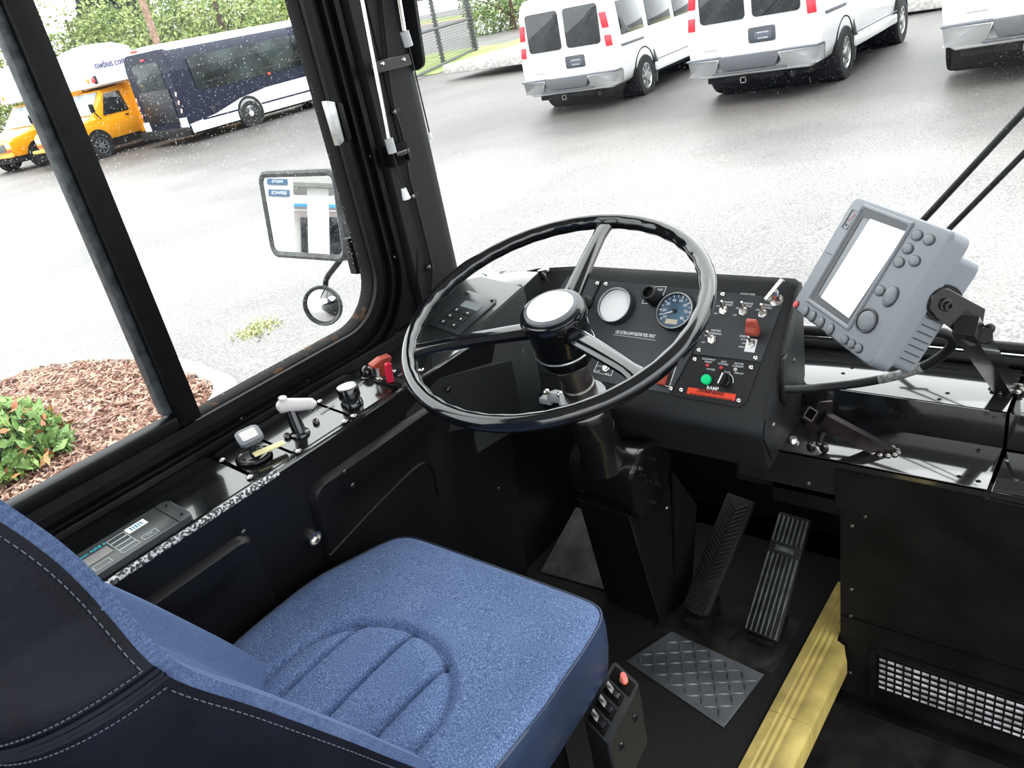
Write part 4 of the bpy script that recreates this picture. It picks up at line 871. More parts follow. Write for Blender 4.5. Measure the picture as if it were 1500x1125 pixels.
# empty bracket on the lower ledge
bs = atZ(1293, 660, zl); tip = atY(1203, 612, 1.262)
t = thing('mounting_bracket', 'low dark steel bracket with empty socket and wing screw welded to the lower ledge', 'bracket', bs)
ax = (tip - bs).normalized(); sd = ax.cross(V((0, 0, 1))).normalized(); up = sd.cross(ax)
DKS = mat('bronze_black_steel', (.035, .028, .027), .3, .5, noise=.4, nscale=30)
b = MB(); b.loops([[bs + sd * a_ * .011 + up * c_ * .013 + ax * k for a_, c_ in ((-1, -1), (1, -1), (1, 1), (-1, 1))] for k in (-.014, (tip - bs).length + .0)]); b.build('square_tube', DKS, t)
b = MB(); 
for a in range(12): q = bs + V((.026 * math.cos(a * .524), .018 * math.sin(a * .524), .002)); b.sphere(q, .0042, (1.3, 1.3, .8), 8, 6)
b.build('weld_bead', TUBE, t)
EF = Frame(tip, ax, up)
pl = [on(*q, tip + sd * .013, sd) for q in ((1177, 623), (1200, 588), (1219, 586), (1219, 605), (1212, 632), (1203, 640))]
b = MB(); b.prism(pl, sd * -.005, .001, 1); b.build('end_plate', DKS, t)
b = MB(); q0 = on(1183, 606, tip, sd); 
for s_ in (-1, 1): b.box((0, 0, 0), (.001, .001, .001)) if False else None
e1, e2 = ax, up
for a_, c_, wx, wy in ((0, .011, .026, .003), (0, -.011, .026, .003), (.0115, 0, .003, .024), (-.0115, 0, .003, .024)):
    b.M = Matrix.Translation(q0) @ EF.M.to_3x3().to_4x4() if False else Matrix.Translation(q0) @ Matrix(((CR.x, -CD.x, -CF.x), (CR.y, -CD.y, -CF.y), (CR.z, -CD.z, -CF.z))).to_4x4() @ Matrix.Rotation(math.radians(-32), 4, 'Z')
    b.box((a_ * .75, c_ * .9, 0), (wx * .75, wy * .9, .03))
b.build('square_socket', DKS, t)
q = on(1203, 640, tip, sd); b = MB(); dn = V((-.25, -.25, -1)).normalized(); b.cyl(q + dn * -.012, q + dn * .014, .004); 
w0 = dn.orthogonal().normalized(); b.sphere(q + dn * .022 + w0 * .013, .009, (1, .6, 1.3), 12, 8); b.sphere(q + dn * .022 - w0 * .013, .009, (1, .6, 1.3), 12, 8); b.sphere(q + dn * .014, .0065, u=10, v=8); b.build('wing_screw', K_CAST, t)
# cable loop
pts = [(1143, 570, 1.285), (1175, 570, 1.315), (1210, 567, 1.34), (1260, 561, 1.352), (1310, 551, 1.35), (1352, 537, 1.345), (1383, 518, 1.34), (1396, 501, 1.335), (1388, 490, 1.33), (1366, 486, 1.32), (1330, 487, 1.30), (1300, 480, 1.285)]
b = MB(); P = [atY(*q) for q in pts]; b.tube(P, .0082, 12, smooth=7); 
t = thing('cable', 'thick black cable looping from the dashboard end across the shelf to the display unit', 'cable', P[3]); b.build('sheath', K_RUB, t)
S9 = spline(P, 7); b = MB(); b.tube(S9[25:36], .0085, 12); b.build('printed_band', mat('grey_print_band', (.09, .09, .09), .45, col2=(.30, .30, .30), nscale=130), t)

# ================================================================ PILLAR FITTINGS
def cordset(label, a0, a1, s1, tip, r, tail, end, X0, X1):
    P0, P1, P2_, P3 = atX(*a0, X0), atX(*a1, X1), atX(*s1, X1), atX(*tip, X1)
    t = thing('blind_wand', label, 'blind wand', P1)
    up_ = (P0 - P1); b = MB(); b.tube([P0 + up_ * .35, P1], r, 10); b.build('rod', STEEL, t)
    b = MB(); b.cyl(P1, P2_, .0085, n=16); b.build('sleeve', mat('milky_sleeve', (.42, .44, .44), .4), t)
    b = MB(); b.tube([P2_, (P2_ + P3) / 2, P3], .0014, 6); b.build('cord', K_RUB, t)
    d = (P3 - P2_).normalized(); b = MB(); b.lathe([(end[0], 0), (end[1], end[2]), (end[1] * .8, end[2] + .001)], P3, d, 16); b.build('tassel', mat('white_plastic_tassel', (.82, .83, .82), .35), t)
cordset('bright rod with grey sleeve and white cord bell hanging along the corner pillar', (528, -10), (569, 203), (575, 224), (591, 276), .0042, 0, (.005, .0082, .021), -1.150, -1.152)
cordset('shorter bright rod at the top of the windshield edge with long black cord', (581, -20), (592, 46), (599, 68), (629, 194), .0045, 0, (.0028, .0035, .012), -1.125, -1.118)
t = thing('wand_clip', 'black clip block on the pillar holding the sleeve of the left rod', 'clip', atX(584, 228, -1.18))
b = MB(); p = atX(580, 226, -1.185); b.box(p, (.022, .050, .040), .003); b.build('clip_block', K_DARK, t)
b = MB(); p = atX(587, 224, -1.165); b.box(p, (.012, .030, .010), .002); b.box(p + V((.0, .016, -.006)), (.014, .005, .022), .001); b.build('spring_clip', K_CAST, t)
# visor panel and its strap
YV = 1.215
poly = [atY(*q, YV) for q in ((572, -60), (598, -60), (608, 10), (620, 88), (619, 97), (612, 103), (592, 106), (586, 80))]
t = thing('sun_visor', 'black visor panel with rounded corner hanging at the windshield edge', 'visor', poly[4])
b = MB(); b.prism(poly, (0, .008, 0), .002); b.build('visor_panel', K_DASH, t)
st_ = [atX(*q, -1.172) for q in ((540, 92), (597, 78), (602, 94), (546, 110))]
b = MB(); b.prism(st_, (.004, 0, 0), .001, 1); b.build('strap', K_CAST, t)
for q in ((560, 93), (591, 87)): b = MB(); p = atX(*q, -1.168); b.lathe([(.0045, 0), (.003, .003)], p, (1, 0, 0), 12); b.build('screw', STEEL, t)
# cable down the pillar
pts = [(556, -30), (566, 60), (570, 110), (578, 160), (590, 200), (600, 260), (608, 290), (622, 345), (632, 388), (633, 415), (628, 450)]
b = MB(); P = [atX(*q, -1.1885) for q in pts]; b.tube(P, .0034, 8, smooth=5); t = thing('wire', 'thin black wire clipped down the corner pillar', 'wire', P[4]); b.build('sheath', K_RUB, t)
for q in ((579, 163), (606, 286), (629, 389)):
    p = atX(*q, -1.1935); b = MB(); b.box(p, (.008, .020, .010), .002); ck = b.build('clip', K_RUB, t); b = MB(); b.lathe([(.0055, 0), (.004, .004), (.001, .005)], p + V((.004, -.008, 0)), (1, 0, 0), 12); b.build('screw', TUBE, ck)

# ================================================================ OUTSIDE MIRRORS
MY = 1.20
m0 = atY(446, 315, MY); bt = math.radians(9.5); QF = Frame(m0, (1, 0, 0), (0, math.sin(bt), math.cos(bt)))
t = thing('side_mirror', 'large rectangular outside mirror with grey frame and round convex mirror below', 'mirror', m0)
c4 = [QF.px(*q) for q in ((377, 251), (489, 246), (513, 376), (402, 384))]
mx0, mx1 = (c4[0].x + c4[3].x) / 2, (c4[1].x + c4[2].x) / 2; my1, my0 = (c4[0].y + c4[1].y) / 2, (c4[2].y + c4[3].y) / 2
MFR = mat('grey_rubber_rim', (.075, .08, .082), .5, noise=.3, nscale=40)
b = MB(QF.M); b.loops([[(x, y, h) for x, y, _ in rr2(mx0 + o, my0 + o, mx1 - o, my1 - o, .032 - min(o, .02), 8)] for o, h in ((.02, -.06), (.003, -.03), (0, -.012), (.001, .004), (.008, .008), (.017, .003), (.018, -.001))], True, True); b.build('mirror_housing', MFR, t)
b = MB(QF.M); b.loops([[(x, y, .0015) for x, y, _ in rr2(mx0 + .016, my0 + .016, mx1 - .016, my1 - .016, .019, 8)]] * 1 + [[(x, y, .0018) for x, y, _ in rr2(mx0 + .0175, my0 + .0175, mx1 - .0175, my1 - .0175, .018, 8)]], True, True); b.build('mirror_glass', MIRROR, t, sharp=3)
RC = .055; CVF = Frame(atY(472.5, 448, 1.20), (.86, .50, 0), (-.05, .12, .99)); q = V((0, 0, 0))
b = MB(CVF.M); b.lathe([(.012, -.045), (.030, -.030), (RC - .001, -.008), (RC, .002), (RC - .003, .006), (RC - .0085, .003), (RC - .009, 0)], q, n=48); cv = b.build('convex_housing', MFR, t)
b = MB(CVF.M); b.lathe([(RC * .84 * math.sin(i / 14 * PI / 2), .0125 * (1 - math.sin(i / 14 * PI / 2) ** 2)) for i in range(14, -1, -1)], q, n=48); b.build('convex_glass', MIRROR, cv, sharp=80)
b = MB(); pa_ = QF.P(*QF.px(480, 376)) + V((0, .035, 0)); pb_ = CVF.P(.0, .02, -.036); b.tube([pa_, pa_ + V((.0, .0, -.02)), pb_ + V((0.012, .01, .045)), pb_], .0075, 10, smooth=5); b.build('mirror_arm', K_RUB, t)
p1 = atX(524, 372, -1.30)
b = MB(); b.tube([m0 + V((.06, .03, -.03)), m0 + V((.16, .06, -.07)), (XW - .09, 1.10, .86)], .010, 10, smooth=5); b.build('mirror_arm', K_RUB, t)
pb = [atX(*q, -1.285) for q in ((509, 350), (522, 347), (541, 398), (523, 402))]
b = MB(); b.prism(pb, (-.02, 0, 0), .002); b.build('arm_bracket', K_RUB, t)
# ================================================================ OUTSIDE
def zg(x, y=0): return -.60 - .40 * (1 - math.exp(min(x, 0) / 7))
ASPH = mat('wet_asphalt', (.155, .15, .145), .5, bump=.5, bscale=9, col2=(.34, .33, .32), nscale=60, spec=.35)
nt = MATS['wet_asphalt'].node_tree; bs_ = nt.nodes['Principled BSDF']; tc = nt.nodes.new('ShaderNodeTexCoord')
n2 = nt.nodes.new('ShaderNodeTexNoise'); n2.inputs['Scale'].default_value = .33; n2.inputs['Detail'].default_value = 5; nt.links.new(tc.outputs['Object'], n2.inputs['Vector'])
r2 = nt.nodes.new('ShaderNodeValToRGB'); r2.color_ramp.elements[0].position = .36; r2.color_ramp.elements[1].position = .6; r2.color_ramp.elements[0].color = (.70, .70, .71, 1); r2.color_ramp.elements[1].color = (1, 1, 1, 1)
nt.links.new(n2.outputs['Fac'], r2.inputs['Fac']); mx = nt.nodes.new('ShaderNodeMix'); mx.data_type = 'RGBA'; mx.blend_type = 'MULTIPLY'; mx.inputs['Factor'].default_value = 1
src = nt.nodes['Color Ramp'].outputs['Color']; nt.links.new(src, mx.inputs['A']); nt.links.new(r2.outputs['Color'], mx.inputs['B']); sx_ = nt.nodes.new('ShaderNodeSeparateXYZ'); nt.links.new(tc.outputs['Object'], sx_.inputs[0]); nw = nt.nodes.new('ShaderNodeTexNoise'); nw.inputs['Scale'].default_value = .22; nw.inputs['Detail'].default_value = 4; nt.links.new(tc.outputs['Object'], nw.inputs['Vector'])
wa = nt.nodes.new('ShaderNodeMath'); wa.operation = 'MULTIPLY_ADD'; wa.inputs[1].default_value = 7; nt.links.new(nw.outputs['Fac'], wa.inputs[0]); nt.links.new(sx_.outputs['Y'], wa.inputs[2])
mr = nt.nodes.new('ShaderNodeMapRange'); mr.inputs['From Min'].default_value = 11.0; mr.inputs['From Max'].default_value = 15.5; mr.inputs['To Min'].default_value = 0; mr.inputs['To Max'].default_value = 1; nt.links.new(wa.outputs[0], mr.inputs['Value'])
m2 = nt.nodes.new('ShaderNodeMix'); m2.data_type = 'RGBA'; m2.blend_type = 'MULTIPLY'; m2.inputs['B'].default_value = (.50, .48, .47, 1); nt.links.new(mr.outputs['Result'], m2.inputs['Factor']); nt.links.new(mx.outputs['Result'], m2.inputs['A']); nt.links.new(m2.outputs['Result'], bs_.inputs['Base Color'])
nt.nodes['Noise Texture'].inputs['Scale'].default_value = 55
b = MB(); xs_ = [-420, -120, -60, -40, -30, -24, -19, -15, -12, -9.5, -7.5, -6, -4.5, -3, -2, -1, 0, 6, 60, 200]
b.loops([[(x, -160, zg(x)), (x, 420, zg(x))] for x in xs_], False, False); struct(b.build('ground', ASPH))
WVAN = mat('white_van_paint', (.80, .81, .82), .18, coat=.4); DGLASS = mat('dark_tinted_glass', (.02, .024, .028), .05, spec=.8, noise=.4, nscale=3)
TYRE = mat('tyre_rubber', (.018, .018, .019), .75); BLKP = mat('black_underbody', (.010, .010, .011), .8); GREYM = mat('grey_moulding', (.12, .13, .15), .5)
RLENS = mat('red_lens', (.65, .04, .06), .2); WLENS = mat('clear_lens', (.75, .72, .72), .15); PLATEG = mat('dark_plate_recess', (.06, .065, .075), .4); FLAP = mat('grey_green_flap', (.10, .11, .10), .6)
def wheel(par, x, y, r, w, m_rim, side, dual=False):
    b = MB(); b.lathe([(r * .62, -w / 2), (r * .95, -w / 2), (r, -w * .36), (r, w * .36), (r * .95, w / 2), (r * .62, w / 2)], (x, y, r), (1, 0, 0), 36, False); t_ = b.build('wheel', TYRE, par)
    b = MB(); s_ = side; b.lathe([(r * .63, s_ * w * .10), (r * .63, s_ * w * .46), (r * .55, s_ * w * .47), (r * .50, s_ * w * .30), (r * .24, s_ * w * .36), (r * .22, s_ * w * .52), (r * .01, s_ * w * .54)], (x, y, r), (1, 0, 0), 32, False)
    for k in range(8): a = k * PI / 4; b.box((x + s_ * w * .36, y + r * .38 * math.cos(a), r + r * .38 * math.sin(a)), (w * .16, r * .10, r * .26), .006, R=Matrix.Rotation(a - PI / 2 + 0, 3, 'X'))
    b.build('rim', m_rim, t_)
def lofted(st, sec):
    b = MB(); b.loops([[(sx * x, y, max(zb, min(zt, z))) for x, z in sec] + [(-sx * x, y, max(zb, min(zt, z))) for x, z in sec[::-1]] for y, sx, zb, zt in st]); return b
VSEC = [(.0, .40), (.86, .40), (.94, .46), (.985, .62), (1.0, .85), (1.0, 1.02), (.985, 1.08), (.965, 1.30), (.895, 1.80), (.845, 1.97), (.74, 2.06), (.55, 2.10), (.0, 2.12)]
def vx(z):
    for (x0, z0), (x1, z1) in zip(VSEC[3:], VSEC[4:]):
        if z0 <= z <= z1: return x0 + (x1 - x0) * (z - z0) / (z1 - z0)
    return .98
def make_van(label, loc, rz):
    t = local_thing('van', label, 'van', loc, rz, 'white passenger vans parked in a row', ry=-math.atan(.4 / 7 * math.exp(loc[0] / 7)) * .6)
    st = [(.10, .955, .42, 2.02), (.13, .985, .40, 2.08), (.22, 1, .40, 2.12), (3.9, 1, .40, 2.12), (4.15, .99, .40, 2.02), (4.75, .97, .40, 1.32), (5.1, .95, .40, 1.18), (5.5, .90, .42, 1.05), (5.62, .82, .48, .92)]
    b = lofted(st, VSEC); b.build('body', WVAN, t)
    for s_ in (-1, 1):       # back windows and lamps
        b = MB(); cx = s_ * .40; b.prism([(x + cx, .092 - (0 if z < 0 else .0) + (z / .34 + 1) * .004, 1.50 + z) for x, z, _ in rr2(-.345, -.33, .345, .33, .06)], (0, -.012, 0), .003); b.build('rear_window', DGLASS, t)
        for z0, z1, m in ((1.10, 1.28, RLENS), (1.28, 1.40, WLENS), (1.40, 1.66, RLENS)):
            b = MB(); b.prism([(s_ * (vx(z0) * .955 - .10), .075, z0), (s_ * (vx(z0) * .97 + .005), .10, z0), (s_ * (vx(z1) * .97 + .005), .10, z1), (s_ * (vx(z1) * .955 - .10), .075, z1)], (0, .12, 0), .006); b.build('tail_light', m, t)
        for y0, y1 in ((.45, 1.45), (1.62, 2.75), (2.9, 3.85)):
            b = MB(); b.prism([(s_ * (vx(1.22) + .002), y0, 1.22), (s_ * (vx(1.22) + .002), y1, 1.22), (s_ * (vx(1.78) + .002), y1 - .03, 1.78), (s_ * (vx(1.78) + .002), y0 + .05, 1.78)], (s_ * .008, 0, .002), .003); b.build('side_window', DGLASS, t)
        b = MB(); b.box((s_ * 1.0, .85, 1.06), (.03, .95, .045), .008); b.build('side_moulding', GREYM, t)
        b = MB(); b.box((s_ * 1.0, 2.95, .48), (.10, 2.5, .16), .03); b.build('running_board', WVAN, t)
        b = MB(); b.box((s_ * 1.03, 2.95, .60), (.03, 2.5, .012)); b.build('sill_line', GREYM, t)
        for yw in (1.27, 4.70):
            b = MB(); b.lathe([(.47, 0), (.47, s_ * .93), (.45, s_ * 1.004), (.43, s_ * 1.004), (.43, s_ * .86), (.001, s_ * .86)], (0, yw, .46), (1, 0, 0), 36, False); b.build('wheel_arch', BLKP, t)
            wheel(t, s_ * .90, yw, .385, .25, ALU, s_)
        b = MB(); b.prism([(s_ * .86, 1.72, .20), (s_ * 1.02, 1.66, .20), (s_ * 1.03, 1.78, .55), (s_ * 1.0, 1.70, .80), (s_ * .9, 1.74, .8)], (0, .05, 0), .01); b.build('mud_flap', FLAP, t)
    b = MB(); b.prism([(x + .18, .088, .93 + z) for x, z, _ in rr2(-.20, -.105, .20, .105, .03)], (0, -.006, 0), .003); rp = b.build('plate_recess', PLATEG, t)
    b = MB(); b.box((.20, .079, .915), (.26, .006, .11), .004); lp = b.build('licence_plate', mat('dealer_plate', (.10, .11, .14), .4), rp)
    b = MB(); b.text('NORTHWEST', (.20, .0745, .955), (1, 0, 0), (0, 0, 1), .028, 'CENTER'); b.text('BUS SALES', (.20, .0745, .880), (1, 0, 0), (0, 0, 1), .032, 'CENTER'); b.build('plate_lettering', WHITE, lp)
    b = MB(); b.box((-.62, .088, .80), (.22, .004, .022)); b.build('badge', ALU, t)
    for s_ in (-1, 1):
        b = MB(); b.prism([(s_ * .46, -.04, .70), (s_ * .99, .0, .70), (s_ * 1.0, .30, .70), (s_ * .90, .30, .70), (s_ * .46, .12, .70)], (0, 0, -.025), .008); b.build('bumper_cap', GREYM, t)
        b = MB(); b.prism([(s_ * .44, -.045, .675), (s_ * .99, -.005, .675), (s_ * 1.0, .30, .675), (s_ * .98, .30, .46), (s_ * .96, .0, .46), (s_ * .52, -.035, .46)], (0, .05, 0), .012); b.build('bumper_end', CHROME if False else mat('bumper_chrome', (.46, .47, .48), .25, .9), t)
    b = MB(); b.prism([(-.48, -.03, .69), (.48, -.03, .69), (.40, -.05, .50), (-.40, -.05, .50)], (0, .14, 0), .012); b.box((0, -.02, .47), (1.12, .08, .035), .01); b.build('bumper_step', mat('step_pad', (.09, .095, .105), .5), t)
    b = MB(); b.box((0, 2.6, .36), (1.6, 4.6, .14), .02); b.box((.0, .22, .36), (.9, .16, .10), .02); b.cyl((.55, .30, .36), (.62, .02, .34), .04); b.build('underbody', BLKP, t)
    b = MB(); 
    for dx, dz, w_, h_ in ((0, .035, .09, .015), (0, -.035, .09, .015), (.038, 0, .015, .085), (-.038, 0, .015, .085)): b.box((dx - .10, .06, .345 + dz), (w_, .16, h_))
    b.build('tow_hitch', TUBE, t)
    return t
make_van('white passenger van nearest the fence, its two dark rear windows showing', (-8.94, 12.83, zg(-8.94) - .05), math.radians(5))
make_van('white passenger van in the middle, rear bumper and right wheel above the steering wheel', (-5.08, 11.96, zg(-5.08)), math.radians(1.5))
make_van('white passenger van at the right edge, only its left bumper corner and wheel showing', (-1.38, 11.25, zg(-1.38) + .03), math.radians(6))

# ---- navy shuttle bus
NAVY = mat('navy_bus_paint', (.010, .014, .034), .42, spec=.25); NAVYR = mat('navy_rear', (.016, .018, .026), .4); BWHITE = mat('bus_white', (.80, .82, .84), .3)
t = local_thing('shuttle_bus', 'navy blue shuttle bus with white skirt and roof parked beyond the mirror', 'bus', (-24.58, 13.56, -1.0), math.radians(3.2))
L = 8.2
def bsec(z0, z1, w0, w1): return z0
b = MB(); sec = [(1.19, .36), (1.20, .85), (1.21, 1.5), (1.17, 2.3), (1.10, 2.55), (.9, 2.72)]
b.loops([[(sx * x, y, z) for x, z in sec] + [(-sx * x, y, z) for x, z in sec[::-1]] for y, sx in ((-.03, .93), (.05, .985), (.2, 1), (L, 1))]); b.build('body', NAVY, t)
b = MB(); sec = [(.98, 2.66), (.9, 2.76), (.6, 2.84), (0, 2.88)]
b.loops([[(sx * x, y, z) for x, z in sec] + [(-sx * x, y, z) for x, z in sec[::-1]] for y, sx in ((.05, .93), (.25, 1), (L, 1))]); b.build('roof', BWHITE, t)
for s_ in (-1, 1):
    b = MB(); b.prism([(s_ * 1.19, .04, .30), (s_ * 1.19, L, .30), (s_ * 1.19, L, 1.10), (s_ * 1.19, 3.2, 1.04), (s_ * 1.19, 2.1, .92), (s_ * 1.19, 1.0, .66), (s_ * 1.19, .04, .56)], (s_ * .035, 0, 0), .01); b.build('skirt', BWHITE, t)
    for y0, y1 in ((.5, 1.82), (2.8, L - .2)): b = MB(); b.box((s_ * 1.228, (y0 + y1) / 2, .60), (.012, y1 - y0, .05)); b.build('skirt_stripe', NAVY, t)
    b = MB(); b.prism([(s_ * 1.215, y, 1.95 + z) for y, z, _ in rr2(.62, -.52, 5.4, .44, .08)], (s_ * .012, 0, -.0), .004); b.build('side_window', mat('bus_tint_glass', (.030, .040, .042), .12, spec=.22, noise=.6, nscale=1.2), t)
    b = MB(); b.box((s_ * 1.22, 3.0, 1.62), (.03, 4.5, .02)); b.build('window_rail', NAVYR, t)
    b = MB(); b.lathe([(.50, 0), (.50, s_ * .035), (.44, s_ * .05), (.42, s_ * .02), (.001, s_ * .02)], (s_ * 1.205, 2.30, .44), (1, 0, 0), 32, False); b.build('wheel_arch', BLKP, t)
    wheel(t, s_ * 1.10, 2.30, .40, .26, mat('cream_steel_rim', (.62, .60, .56), .35, .5), s_)
    wheel(t, s_ * 1.05, 6.6, .40, .26, ALU, s_)
    b = MB(); b.prism([(s_ * 1.222, 5.7, 1.2), (s_ * 1.222, 6.9, 1.2), (s_ * 1.18, 6.8, 2.3), (s_ * 1.18, 5.7, 2.3)], (s_ * .008, 0, 0)); b.build('door_glass', mat('pale_green_glass', (.25, .33, .32), .08), t)
    b = MB(); b.box((s_ * 1.225, 3.45, 1.42), (.02, .12, .07), .005); b.build('marker_lamp', ORANGE, t)
    b = MB()
    for k in range(3): b.box((s_ * 1.08, -.035, 1.45 - k * .24), (.07, .02, .13), .004, R=Matrix.Rotation(.5, 3, 'Y'))
    b.build('chevron_marker', mat('red_white_marker', (.75, .15, .10), .4, col2=(.85, .82, .78), nscale=9), t)
b = MB(); b.prism([(x, -.03, 2.0 + z) for x, z, _ in rr2(-.72, -.42, .72, .42, .1)], (0, -.012, 0), .004); b.build('rear_window', mat('bus_tint_glass', (0, 0, 0)), t)
b = MB(); b.box((0, -.045, 1.15), (1.6, .03, .98), .01); b.build('rear_panel', NAVYR, t)
for x in (-1.0, 1.0): b = MB(); b.box((x, -.03, .62), (.34, .06, .30), .02); b.build('rear_corner', BWHITE, t)
b = MB(); b.box((0, -.14, .38), (2.35, .26, .24), .03); b.build('rear_bumper', BLKP, t)
b = MB(); b.box((0, -.045, 2.52), (.22, .03, .06), .01); b.build('brake_lamp', RLENS, t)
for x in (-.12, 0, .12): b = MB(); b.box((x - .4, .02, 2.80), (.09, .08, .05), .015); b.build('marker_lamp', ORANGE, t)
b = MB(); b.box((0, 4, .35), (2.0, 7.6, .25)); b.build('underbody', BLKP, t)
b = MB(); b.lathe([(.10, 0), (.10, .012), (.04, .02)], (1.222, .95, .82), (1, 0, 0), 18); b.build('fuel_cap', NAVYR, t)

# ---- yellow school buses
SYEL = mat('school_bus_yellow', (.82, .36, .012), .3, coat=.3)
def school_bus(label, loc, rz, text):
    t = local_thing('school_bus', label, 'school bus', loc, rz, 'yellow school buses parked side by side')
    cab = [(.0, .50), (.90, .50), (.98, .70), (1.0, 1.0), (.97, 1.15), (.86, 1.85), (.78, 2.02), (0, 2.06)]
    st = [(-.10, .90, .55, .95), (-.25, .96, .50, 1.06), (-.95, .99, .50, 1.20), (-1.15, 1, .50, 1.26), (-1.80, 1, .50, 1.95), (-2.75, 1, .50, 2.06)]
    lofted(st, cab).build('cab', SYEL, t)
    b = MB(); b.loops([[(-.78, y, z), (.78, y, z), (.74, y, z + .03), (-.74, y, z + .03)] for y, z in ((-.22, 1.045), (-.95, 1.19), (-1.10, 1.235))]); b.build('hood_panel', BWHITE, t)
    bsec_ = [(.0, .45), (1.14, .45), (1.18, .6), (1.18, 2.2), (1.12, 2.45), (.9, 2.60), (.5, 2.68), (0, 2.70)]
    lofted([(-2.70, 1, .45, 3.02), (-7.2, 1, .45, 3.02)], bsec_).build('passenger_body', SYEL, t)
    capb = [(.0, 2.04), (.98, 2.04), (1.18, 2.10), (1.19, 2.4), (1.13, 2.8), (.92, 3.06), (.5, 3.26), (0, 3.32)]
    lofted([(-1.55, .80, 2.10, 2.5), (-1.62, .92, 2.06, 2.9), (-1.9, .985, 2.04, 3.2), (-2.3, 1, 2.04, 3.32), (-3.1, 1, 2.04, 3.30), (-3.35, .98, 2.04, 3.1), (-3.45, .9, 2.04, 2.8)], capb).build('white_cap', BWHITE, t)
    if text:
        b = MB(); b.text(text, (1.205, -1.9, 2.78), (0, 1, 0), (0, 0, 1), .40, 'LEFT', ext=.002) if False else b.text(text, (-1.175, -1.66, 2.66), (0, -1, 0), (-.12, 0, 1), .33, 'LEFT', ext=.012, sx=.80); b.build('lettering', mat('navy_print', (.10, .09, .20), .5), t)
    b = MB(); b.prism([(-.80, -1.17, 1.30), (.80, -1.17, 1.30), (.70, -1.74, 1.90), (-.70, -1.74, 1.90)], (0, .012, .012), .003); b.build('windshield', mat('pale_windshield', (.42, .48, .52), .08, noise=.35, nscale=2), t)
    for s_ in (-1, 1):
        b = MB(); b.prism([(s_ * .975, -1.45, 1.22), (s_ * .975, -2.45, 1.22), (s_ * .885, -2.40, 1.84), (s_ * .885, -1.80, 1.84)], (s_ * .012, 0, .002), .003); b.build('door_window', mat('dark_tinted_glass', (0, 0, 0)), t)
        b = MB(); b.box((s_ * 1.0, -2.30, 1.10), (.02, .12, .04)); b.build('door_handle', BLKP, t)
        b = MB(); b.lathe([(.46, 0), (.46, s_ * .015), (.001, s_ * .015)], (s_ * .985, -.98, .42), (1, 0, 0), 30, False); b.build('wheel_arch', BLKP, t)
        wheel(t, s_ * .90, -.98, .385, .24, GREYM, s_); wheel(t, s_ * 1.0, -5.6, .385, .24, GREYM, s_)
        b = MB(); b.box((s_ * .74, -.12, .86), (.28, .06, .16), .02); b.build('headlight', WLENS, t)
        b = MB(); b.box((s_ * .70, -.115, .70), (.34, .05, .08), .01); b.build('turn_signal', ORANGE, t)
        for z in (1.2, 1.55): b = MB(); b.box((s_ * 1.195, -3.4, z), (.02, .8, .05)); b.build('rub_rail', BLKP, t)
        b = MB(); b.prism([(s_ * 1.185, -3.2, 1.6), (s_ * 1.185, -6.8, 1.6), (s_ * 1.17, -6.8, 2.3), (s_ * 1.17, -3.2, 2.3)], (s_ * .008, 0, 0)); b.build('side_window', mat('dark_tinted_glass', (0, 0, 0)), t)
        b = MB(); b.box((s_ * .86, -1.60, 2.26), (.50, .06, .24), .02); lb = b.build('warning_lamp_board', BLKP, t)
        for k, m in ((-.12, RLENS), (.12, mat('amber_lens', (.75, .25, .02), .25))): b = MB(); b.lathe([(.095, 0), (.08, .03), (.01, .04)], (s_ * .86 + s_ * k * -1, -1.575, 2.26), (0, 1, 0), 18); b.build('warning_lamp', m, lb)
        b = MB(); b.tube([(s_ * 1.0, -1.3, 1.15), (s_ * 1.18, -1.0, 1.4)], .02); b.box((s_ * 1.2, -.98, 1.5), (.05, .16, .26), .02); b.build('mirror', BLKP, t)
    b = MB(); b.box((0, -.09, .80), (1.16, .05, .26), .02); b.build('radiator_grille', GREYM, t)
    b = MB(); b.box((0, .0, .56), (2.0, .14, .10), .03); b.build('front_bumper', mat('bumper_yellow', (.80, .45, .08), .4), t)
    b = MB(); b.box((0, -3.4, .42), (1.7, 6.4, .25)); b.box((0, -.1, .42), (1.8, .12, .2)); b.build('underbody', BLKP, t)
    return t
az_ = math.radians(191)
school_bus('yellow school bus with white lettered roof cap, beside the navy shuttle bus', (-27.45, 11.2, -1.0), az_, 'nwbus.com')
school_bus('yellow school bus at the left edge of the window with its windshield showing', (-30.55, 10.6, -1.0), az_, '')

# ---- mulch island with curb and shrub
def G(px, py, dz=0.):
    p = atZ(px, py, -.78)
    for _ in range(6): p = atZ(px, py, zg(p.x) + dz)
    return p
outer_ = [G(*q, .12) for q in ((-60, 585), (0, 553), (60, 530), (110, 520), (150, 515), (210, 514), (260, 520), (310, 535), (345, 555))]
outer_ += [outer_[-1] + V((.30, -.35, 0)), outer_[-1] + V((.42, -1.0, 0)), outer_[-1] + V((.45, -2.2, 0)), outer_[-1] + V((.4, -4.5, 0))]
cu = spline(outer_, 5); ctr = V((-6.0, 0, 0)); 
b = MB()
def inw(p, d):
    q = V((ctr.x - p.x, ctr.y - p.y, 0)).normalized(); return V((p.x, p.y, 0)) + q * d
b.loops([[(*inw(p, 0)[:2], zg(p.x) - .02), (*inw(p, .0)[:2], zg(p.x) + .09), (*inw(p, .03)[:2], zg(p.x) + .12), (*inw(p, .15)[:2], zg(p.x) + .12), (*inw(p, .17)[:2], zg(p.x) + .02)] for p in cu], False, False)
struct(b.build('curb', mat('pale_concrete', (.50, .49, .47), .8, noise=.25, nscale=12, bump=.3, bscale=60)))
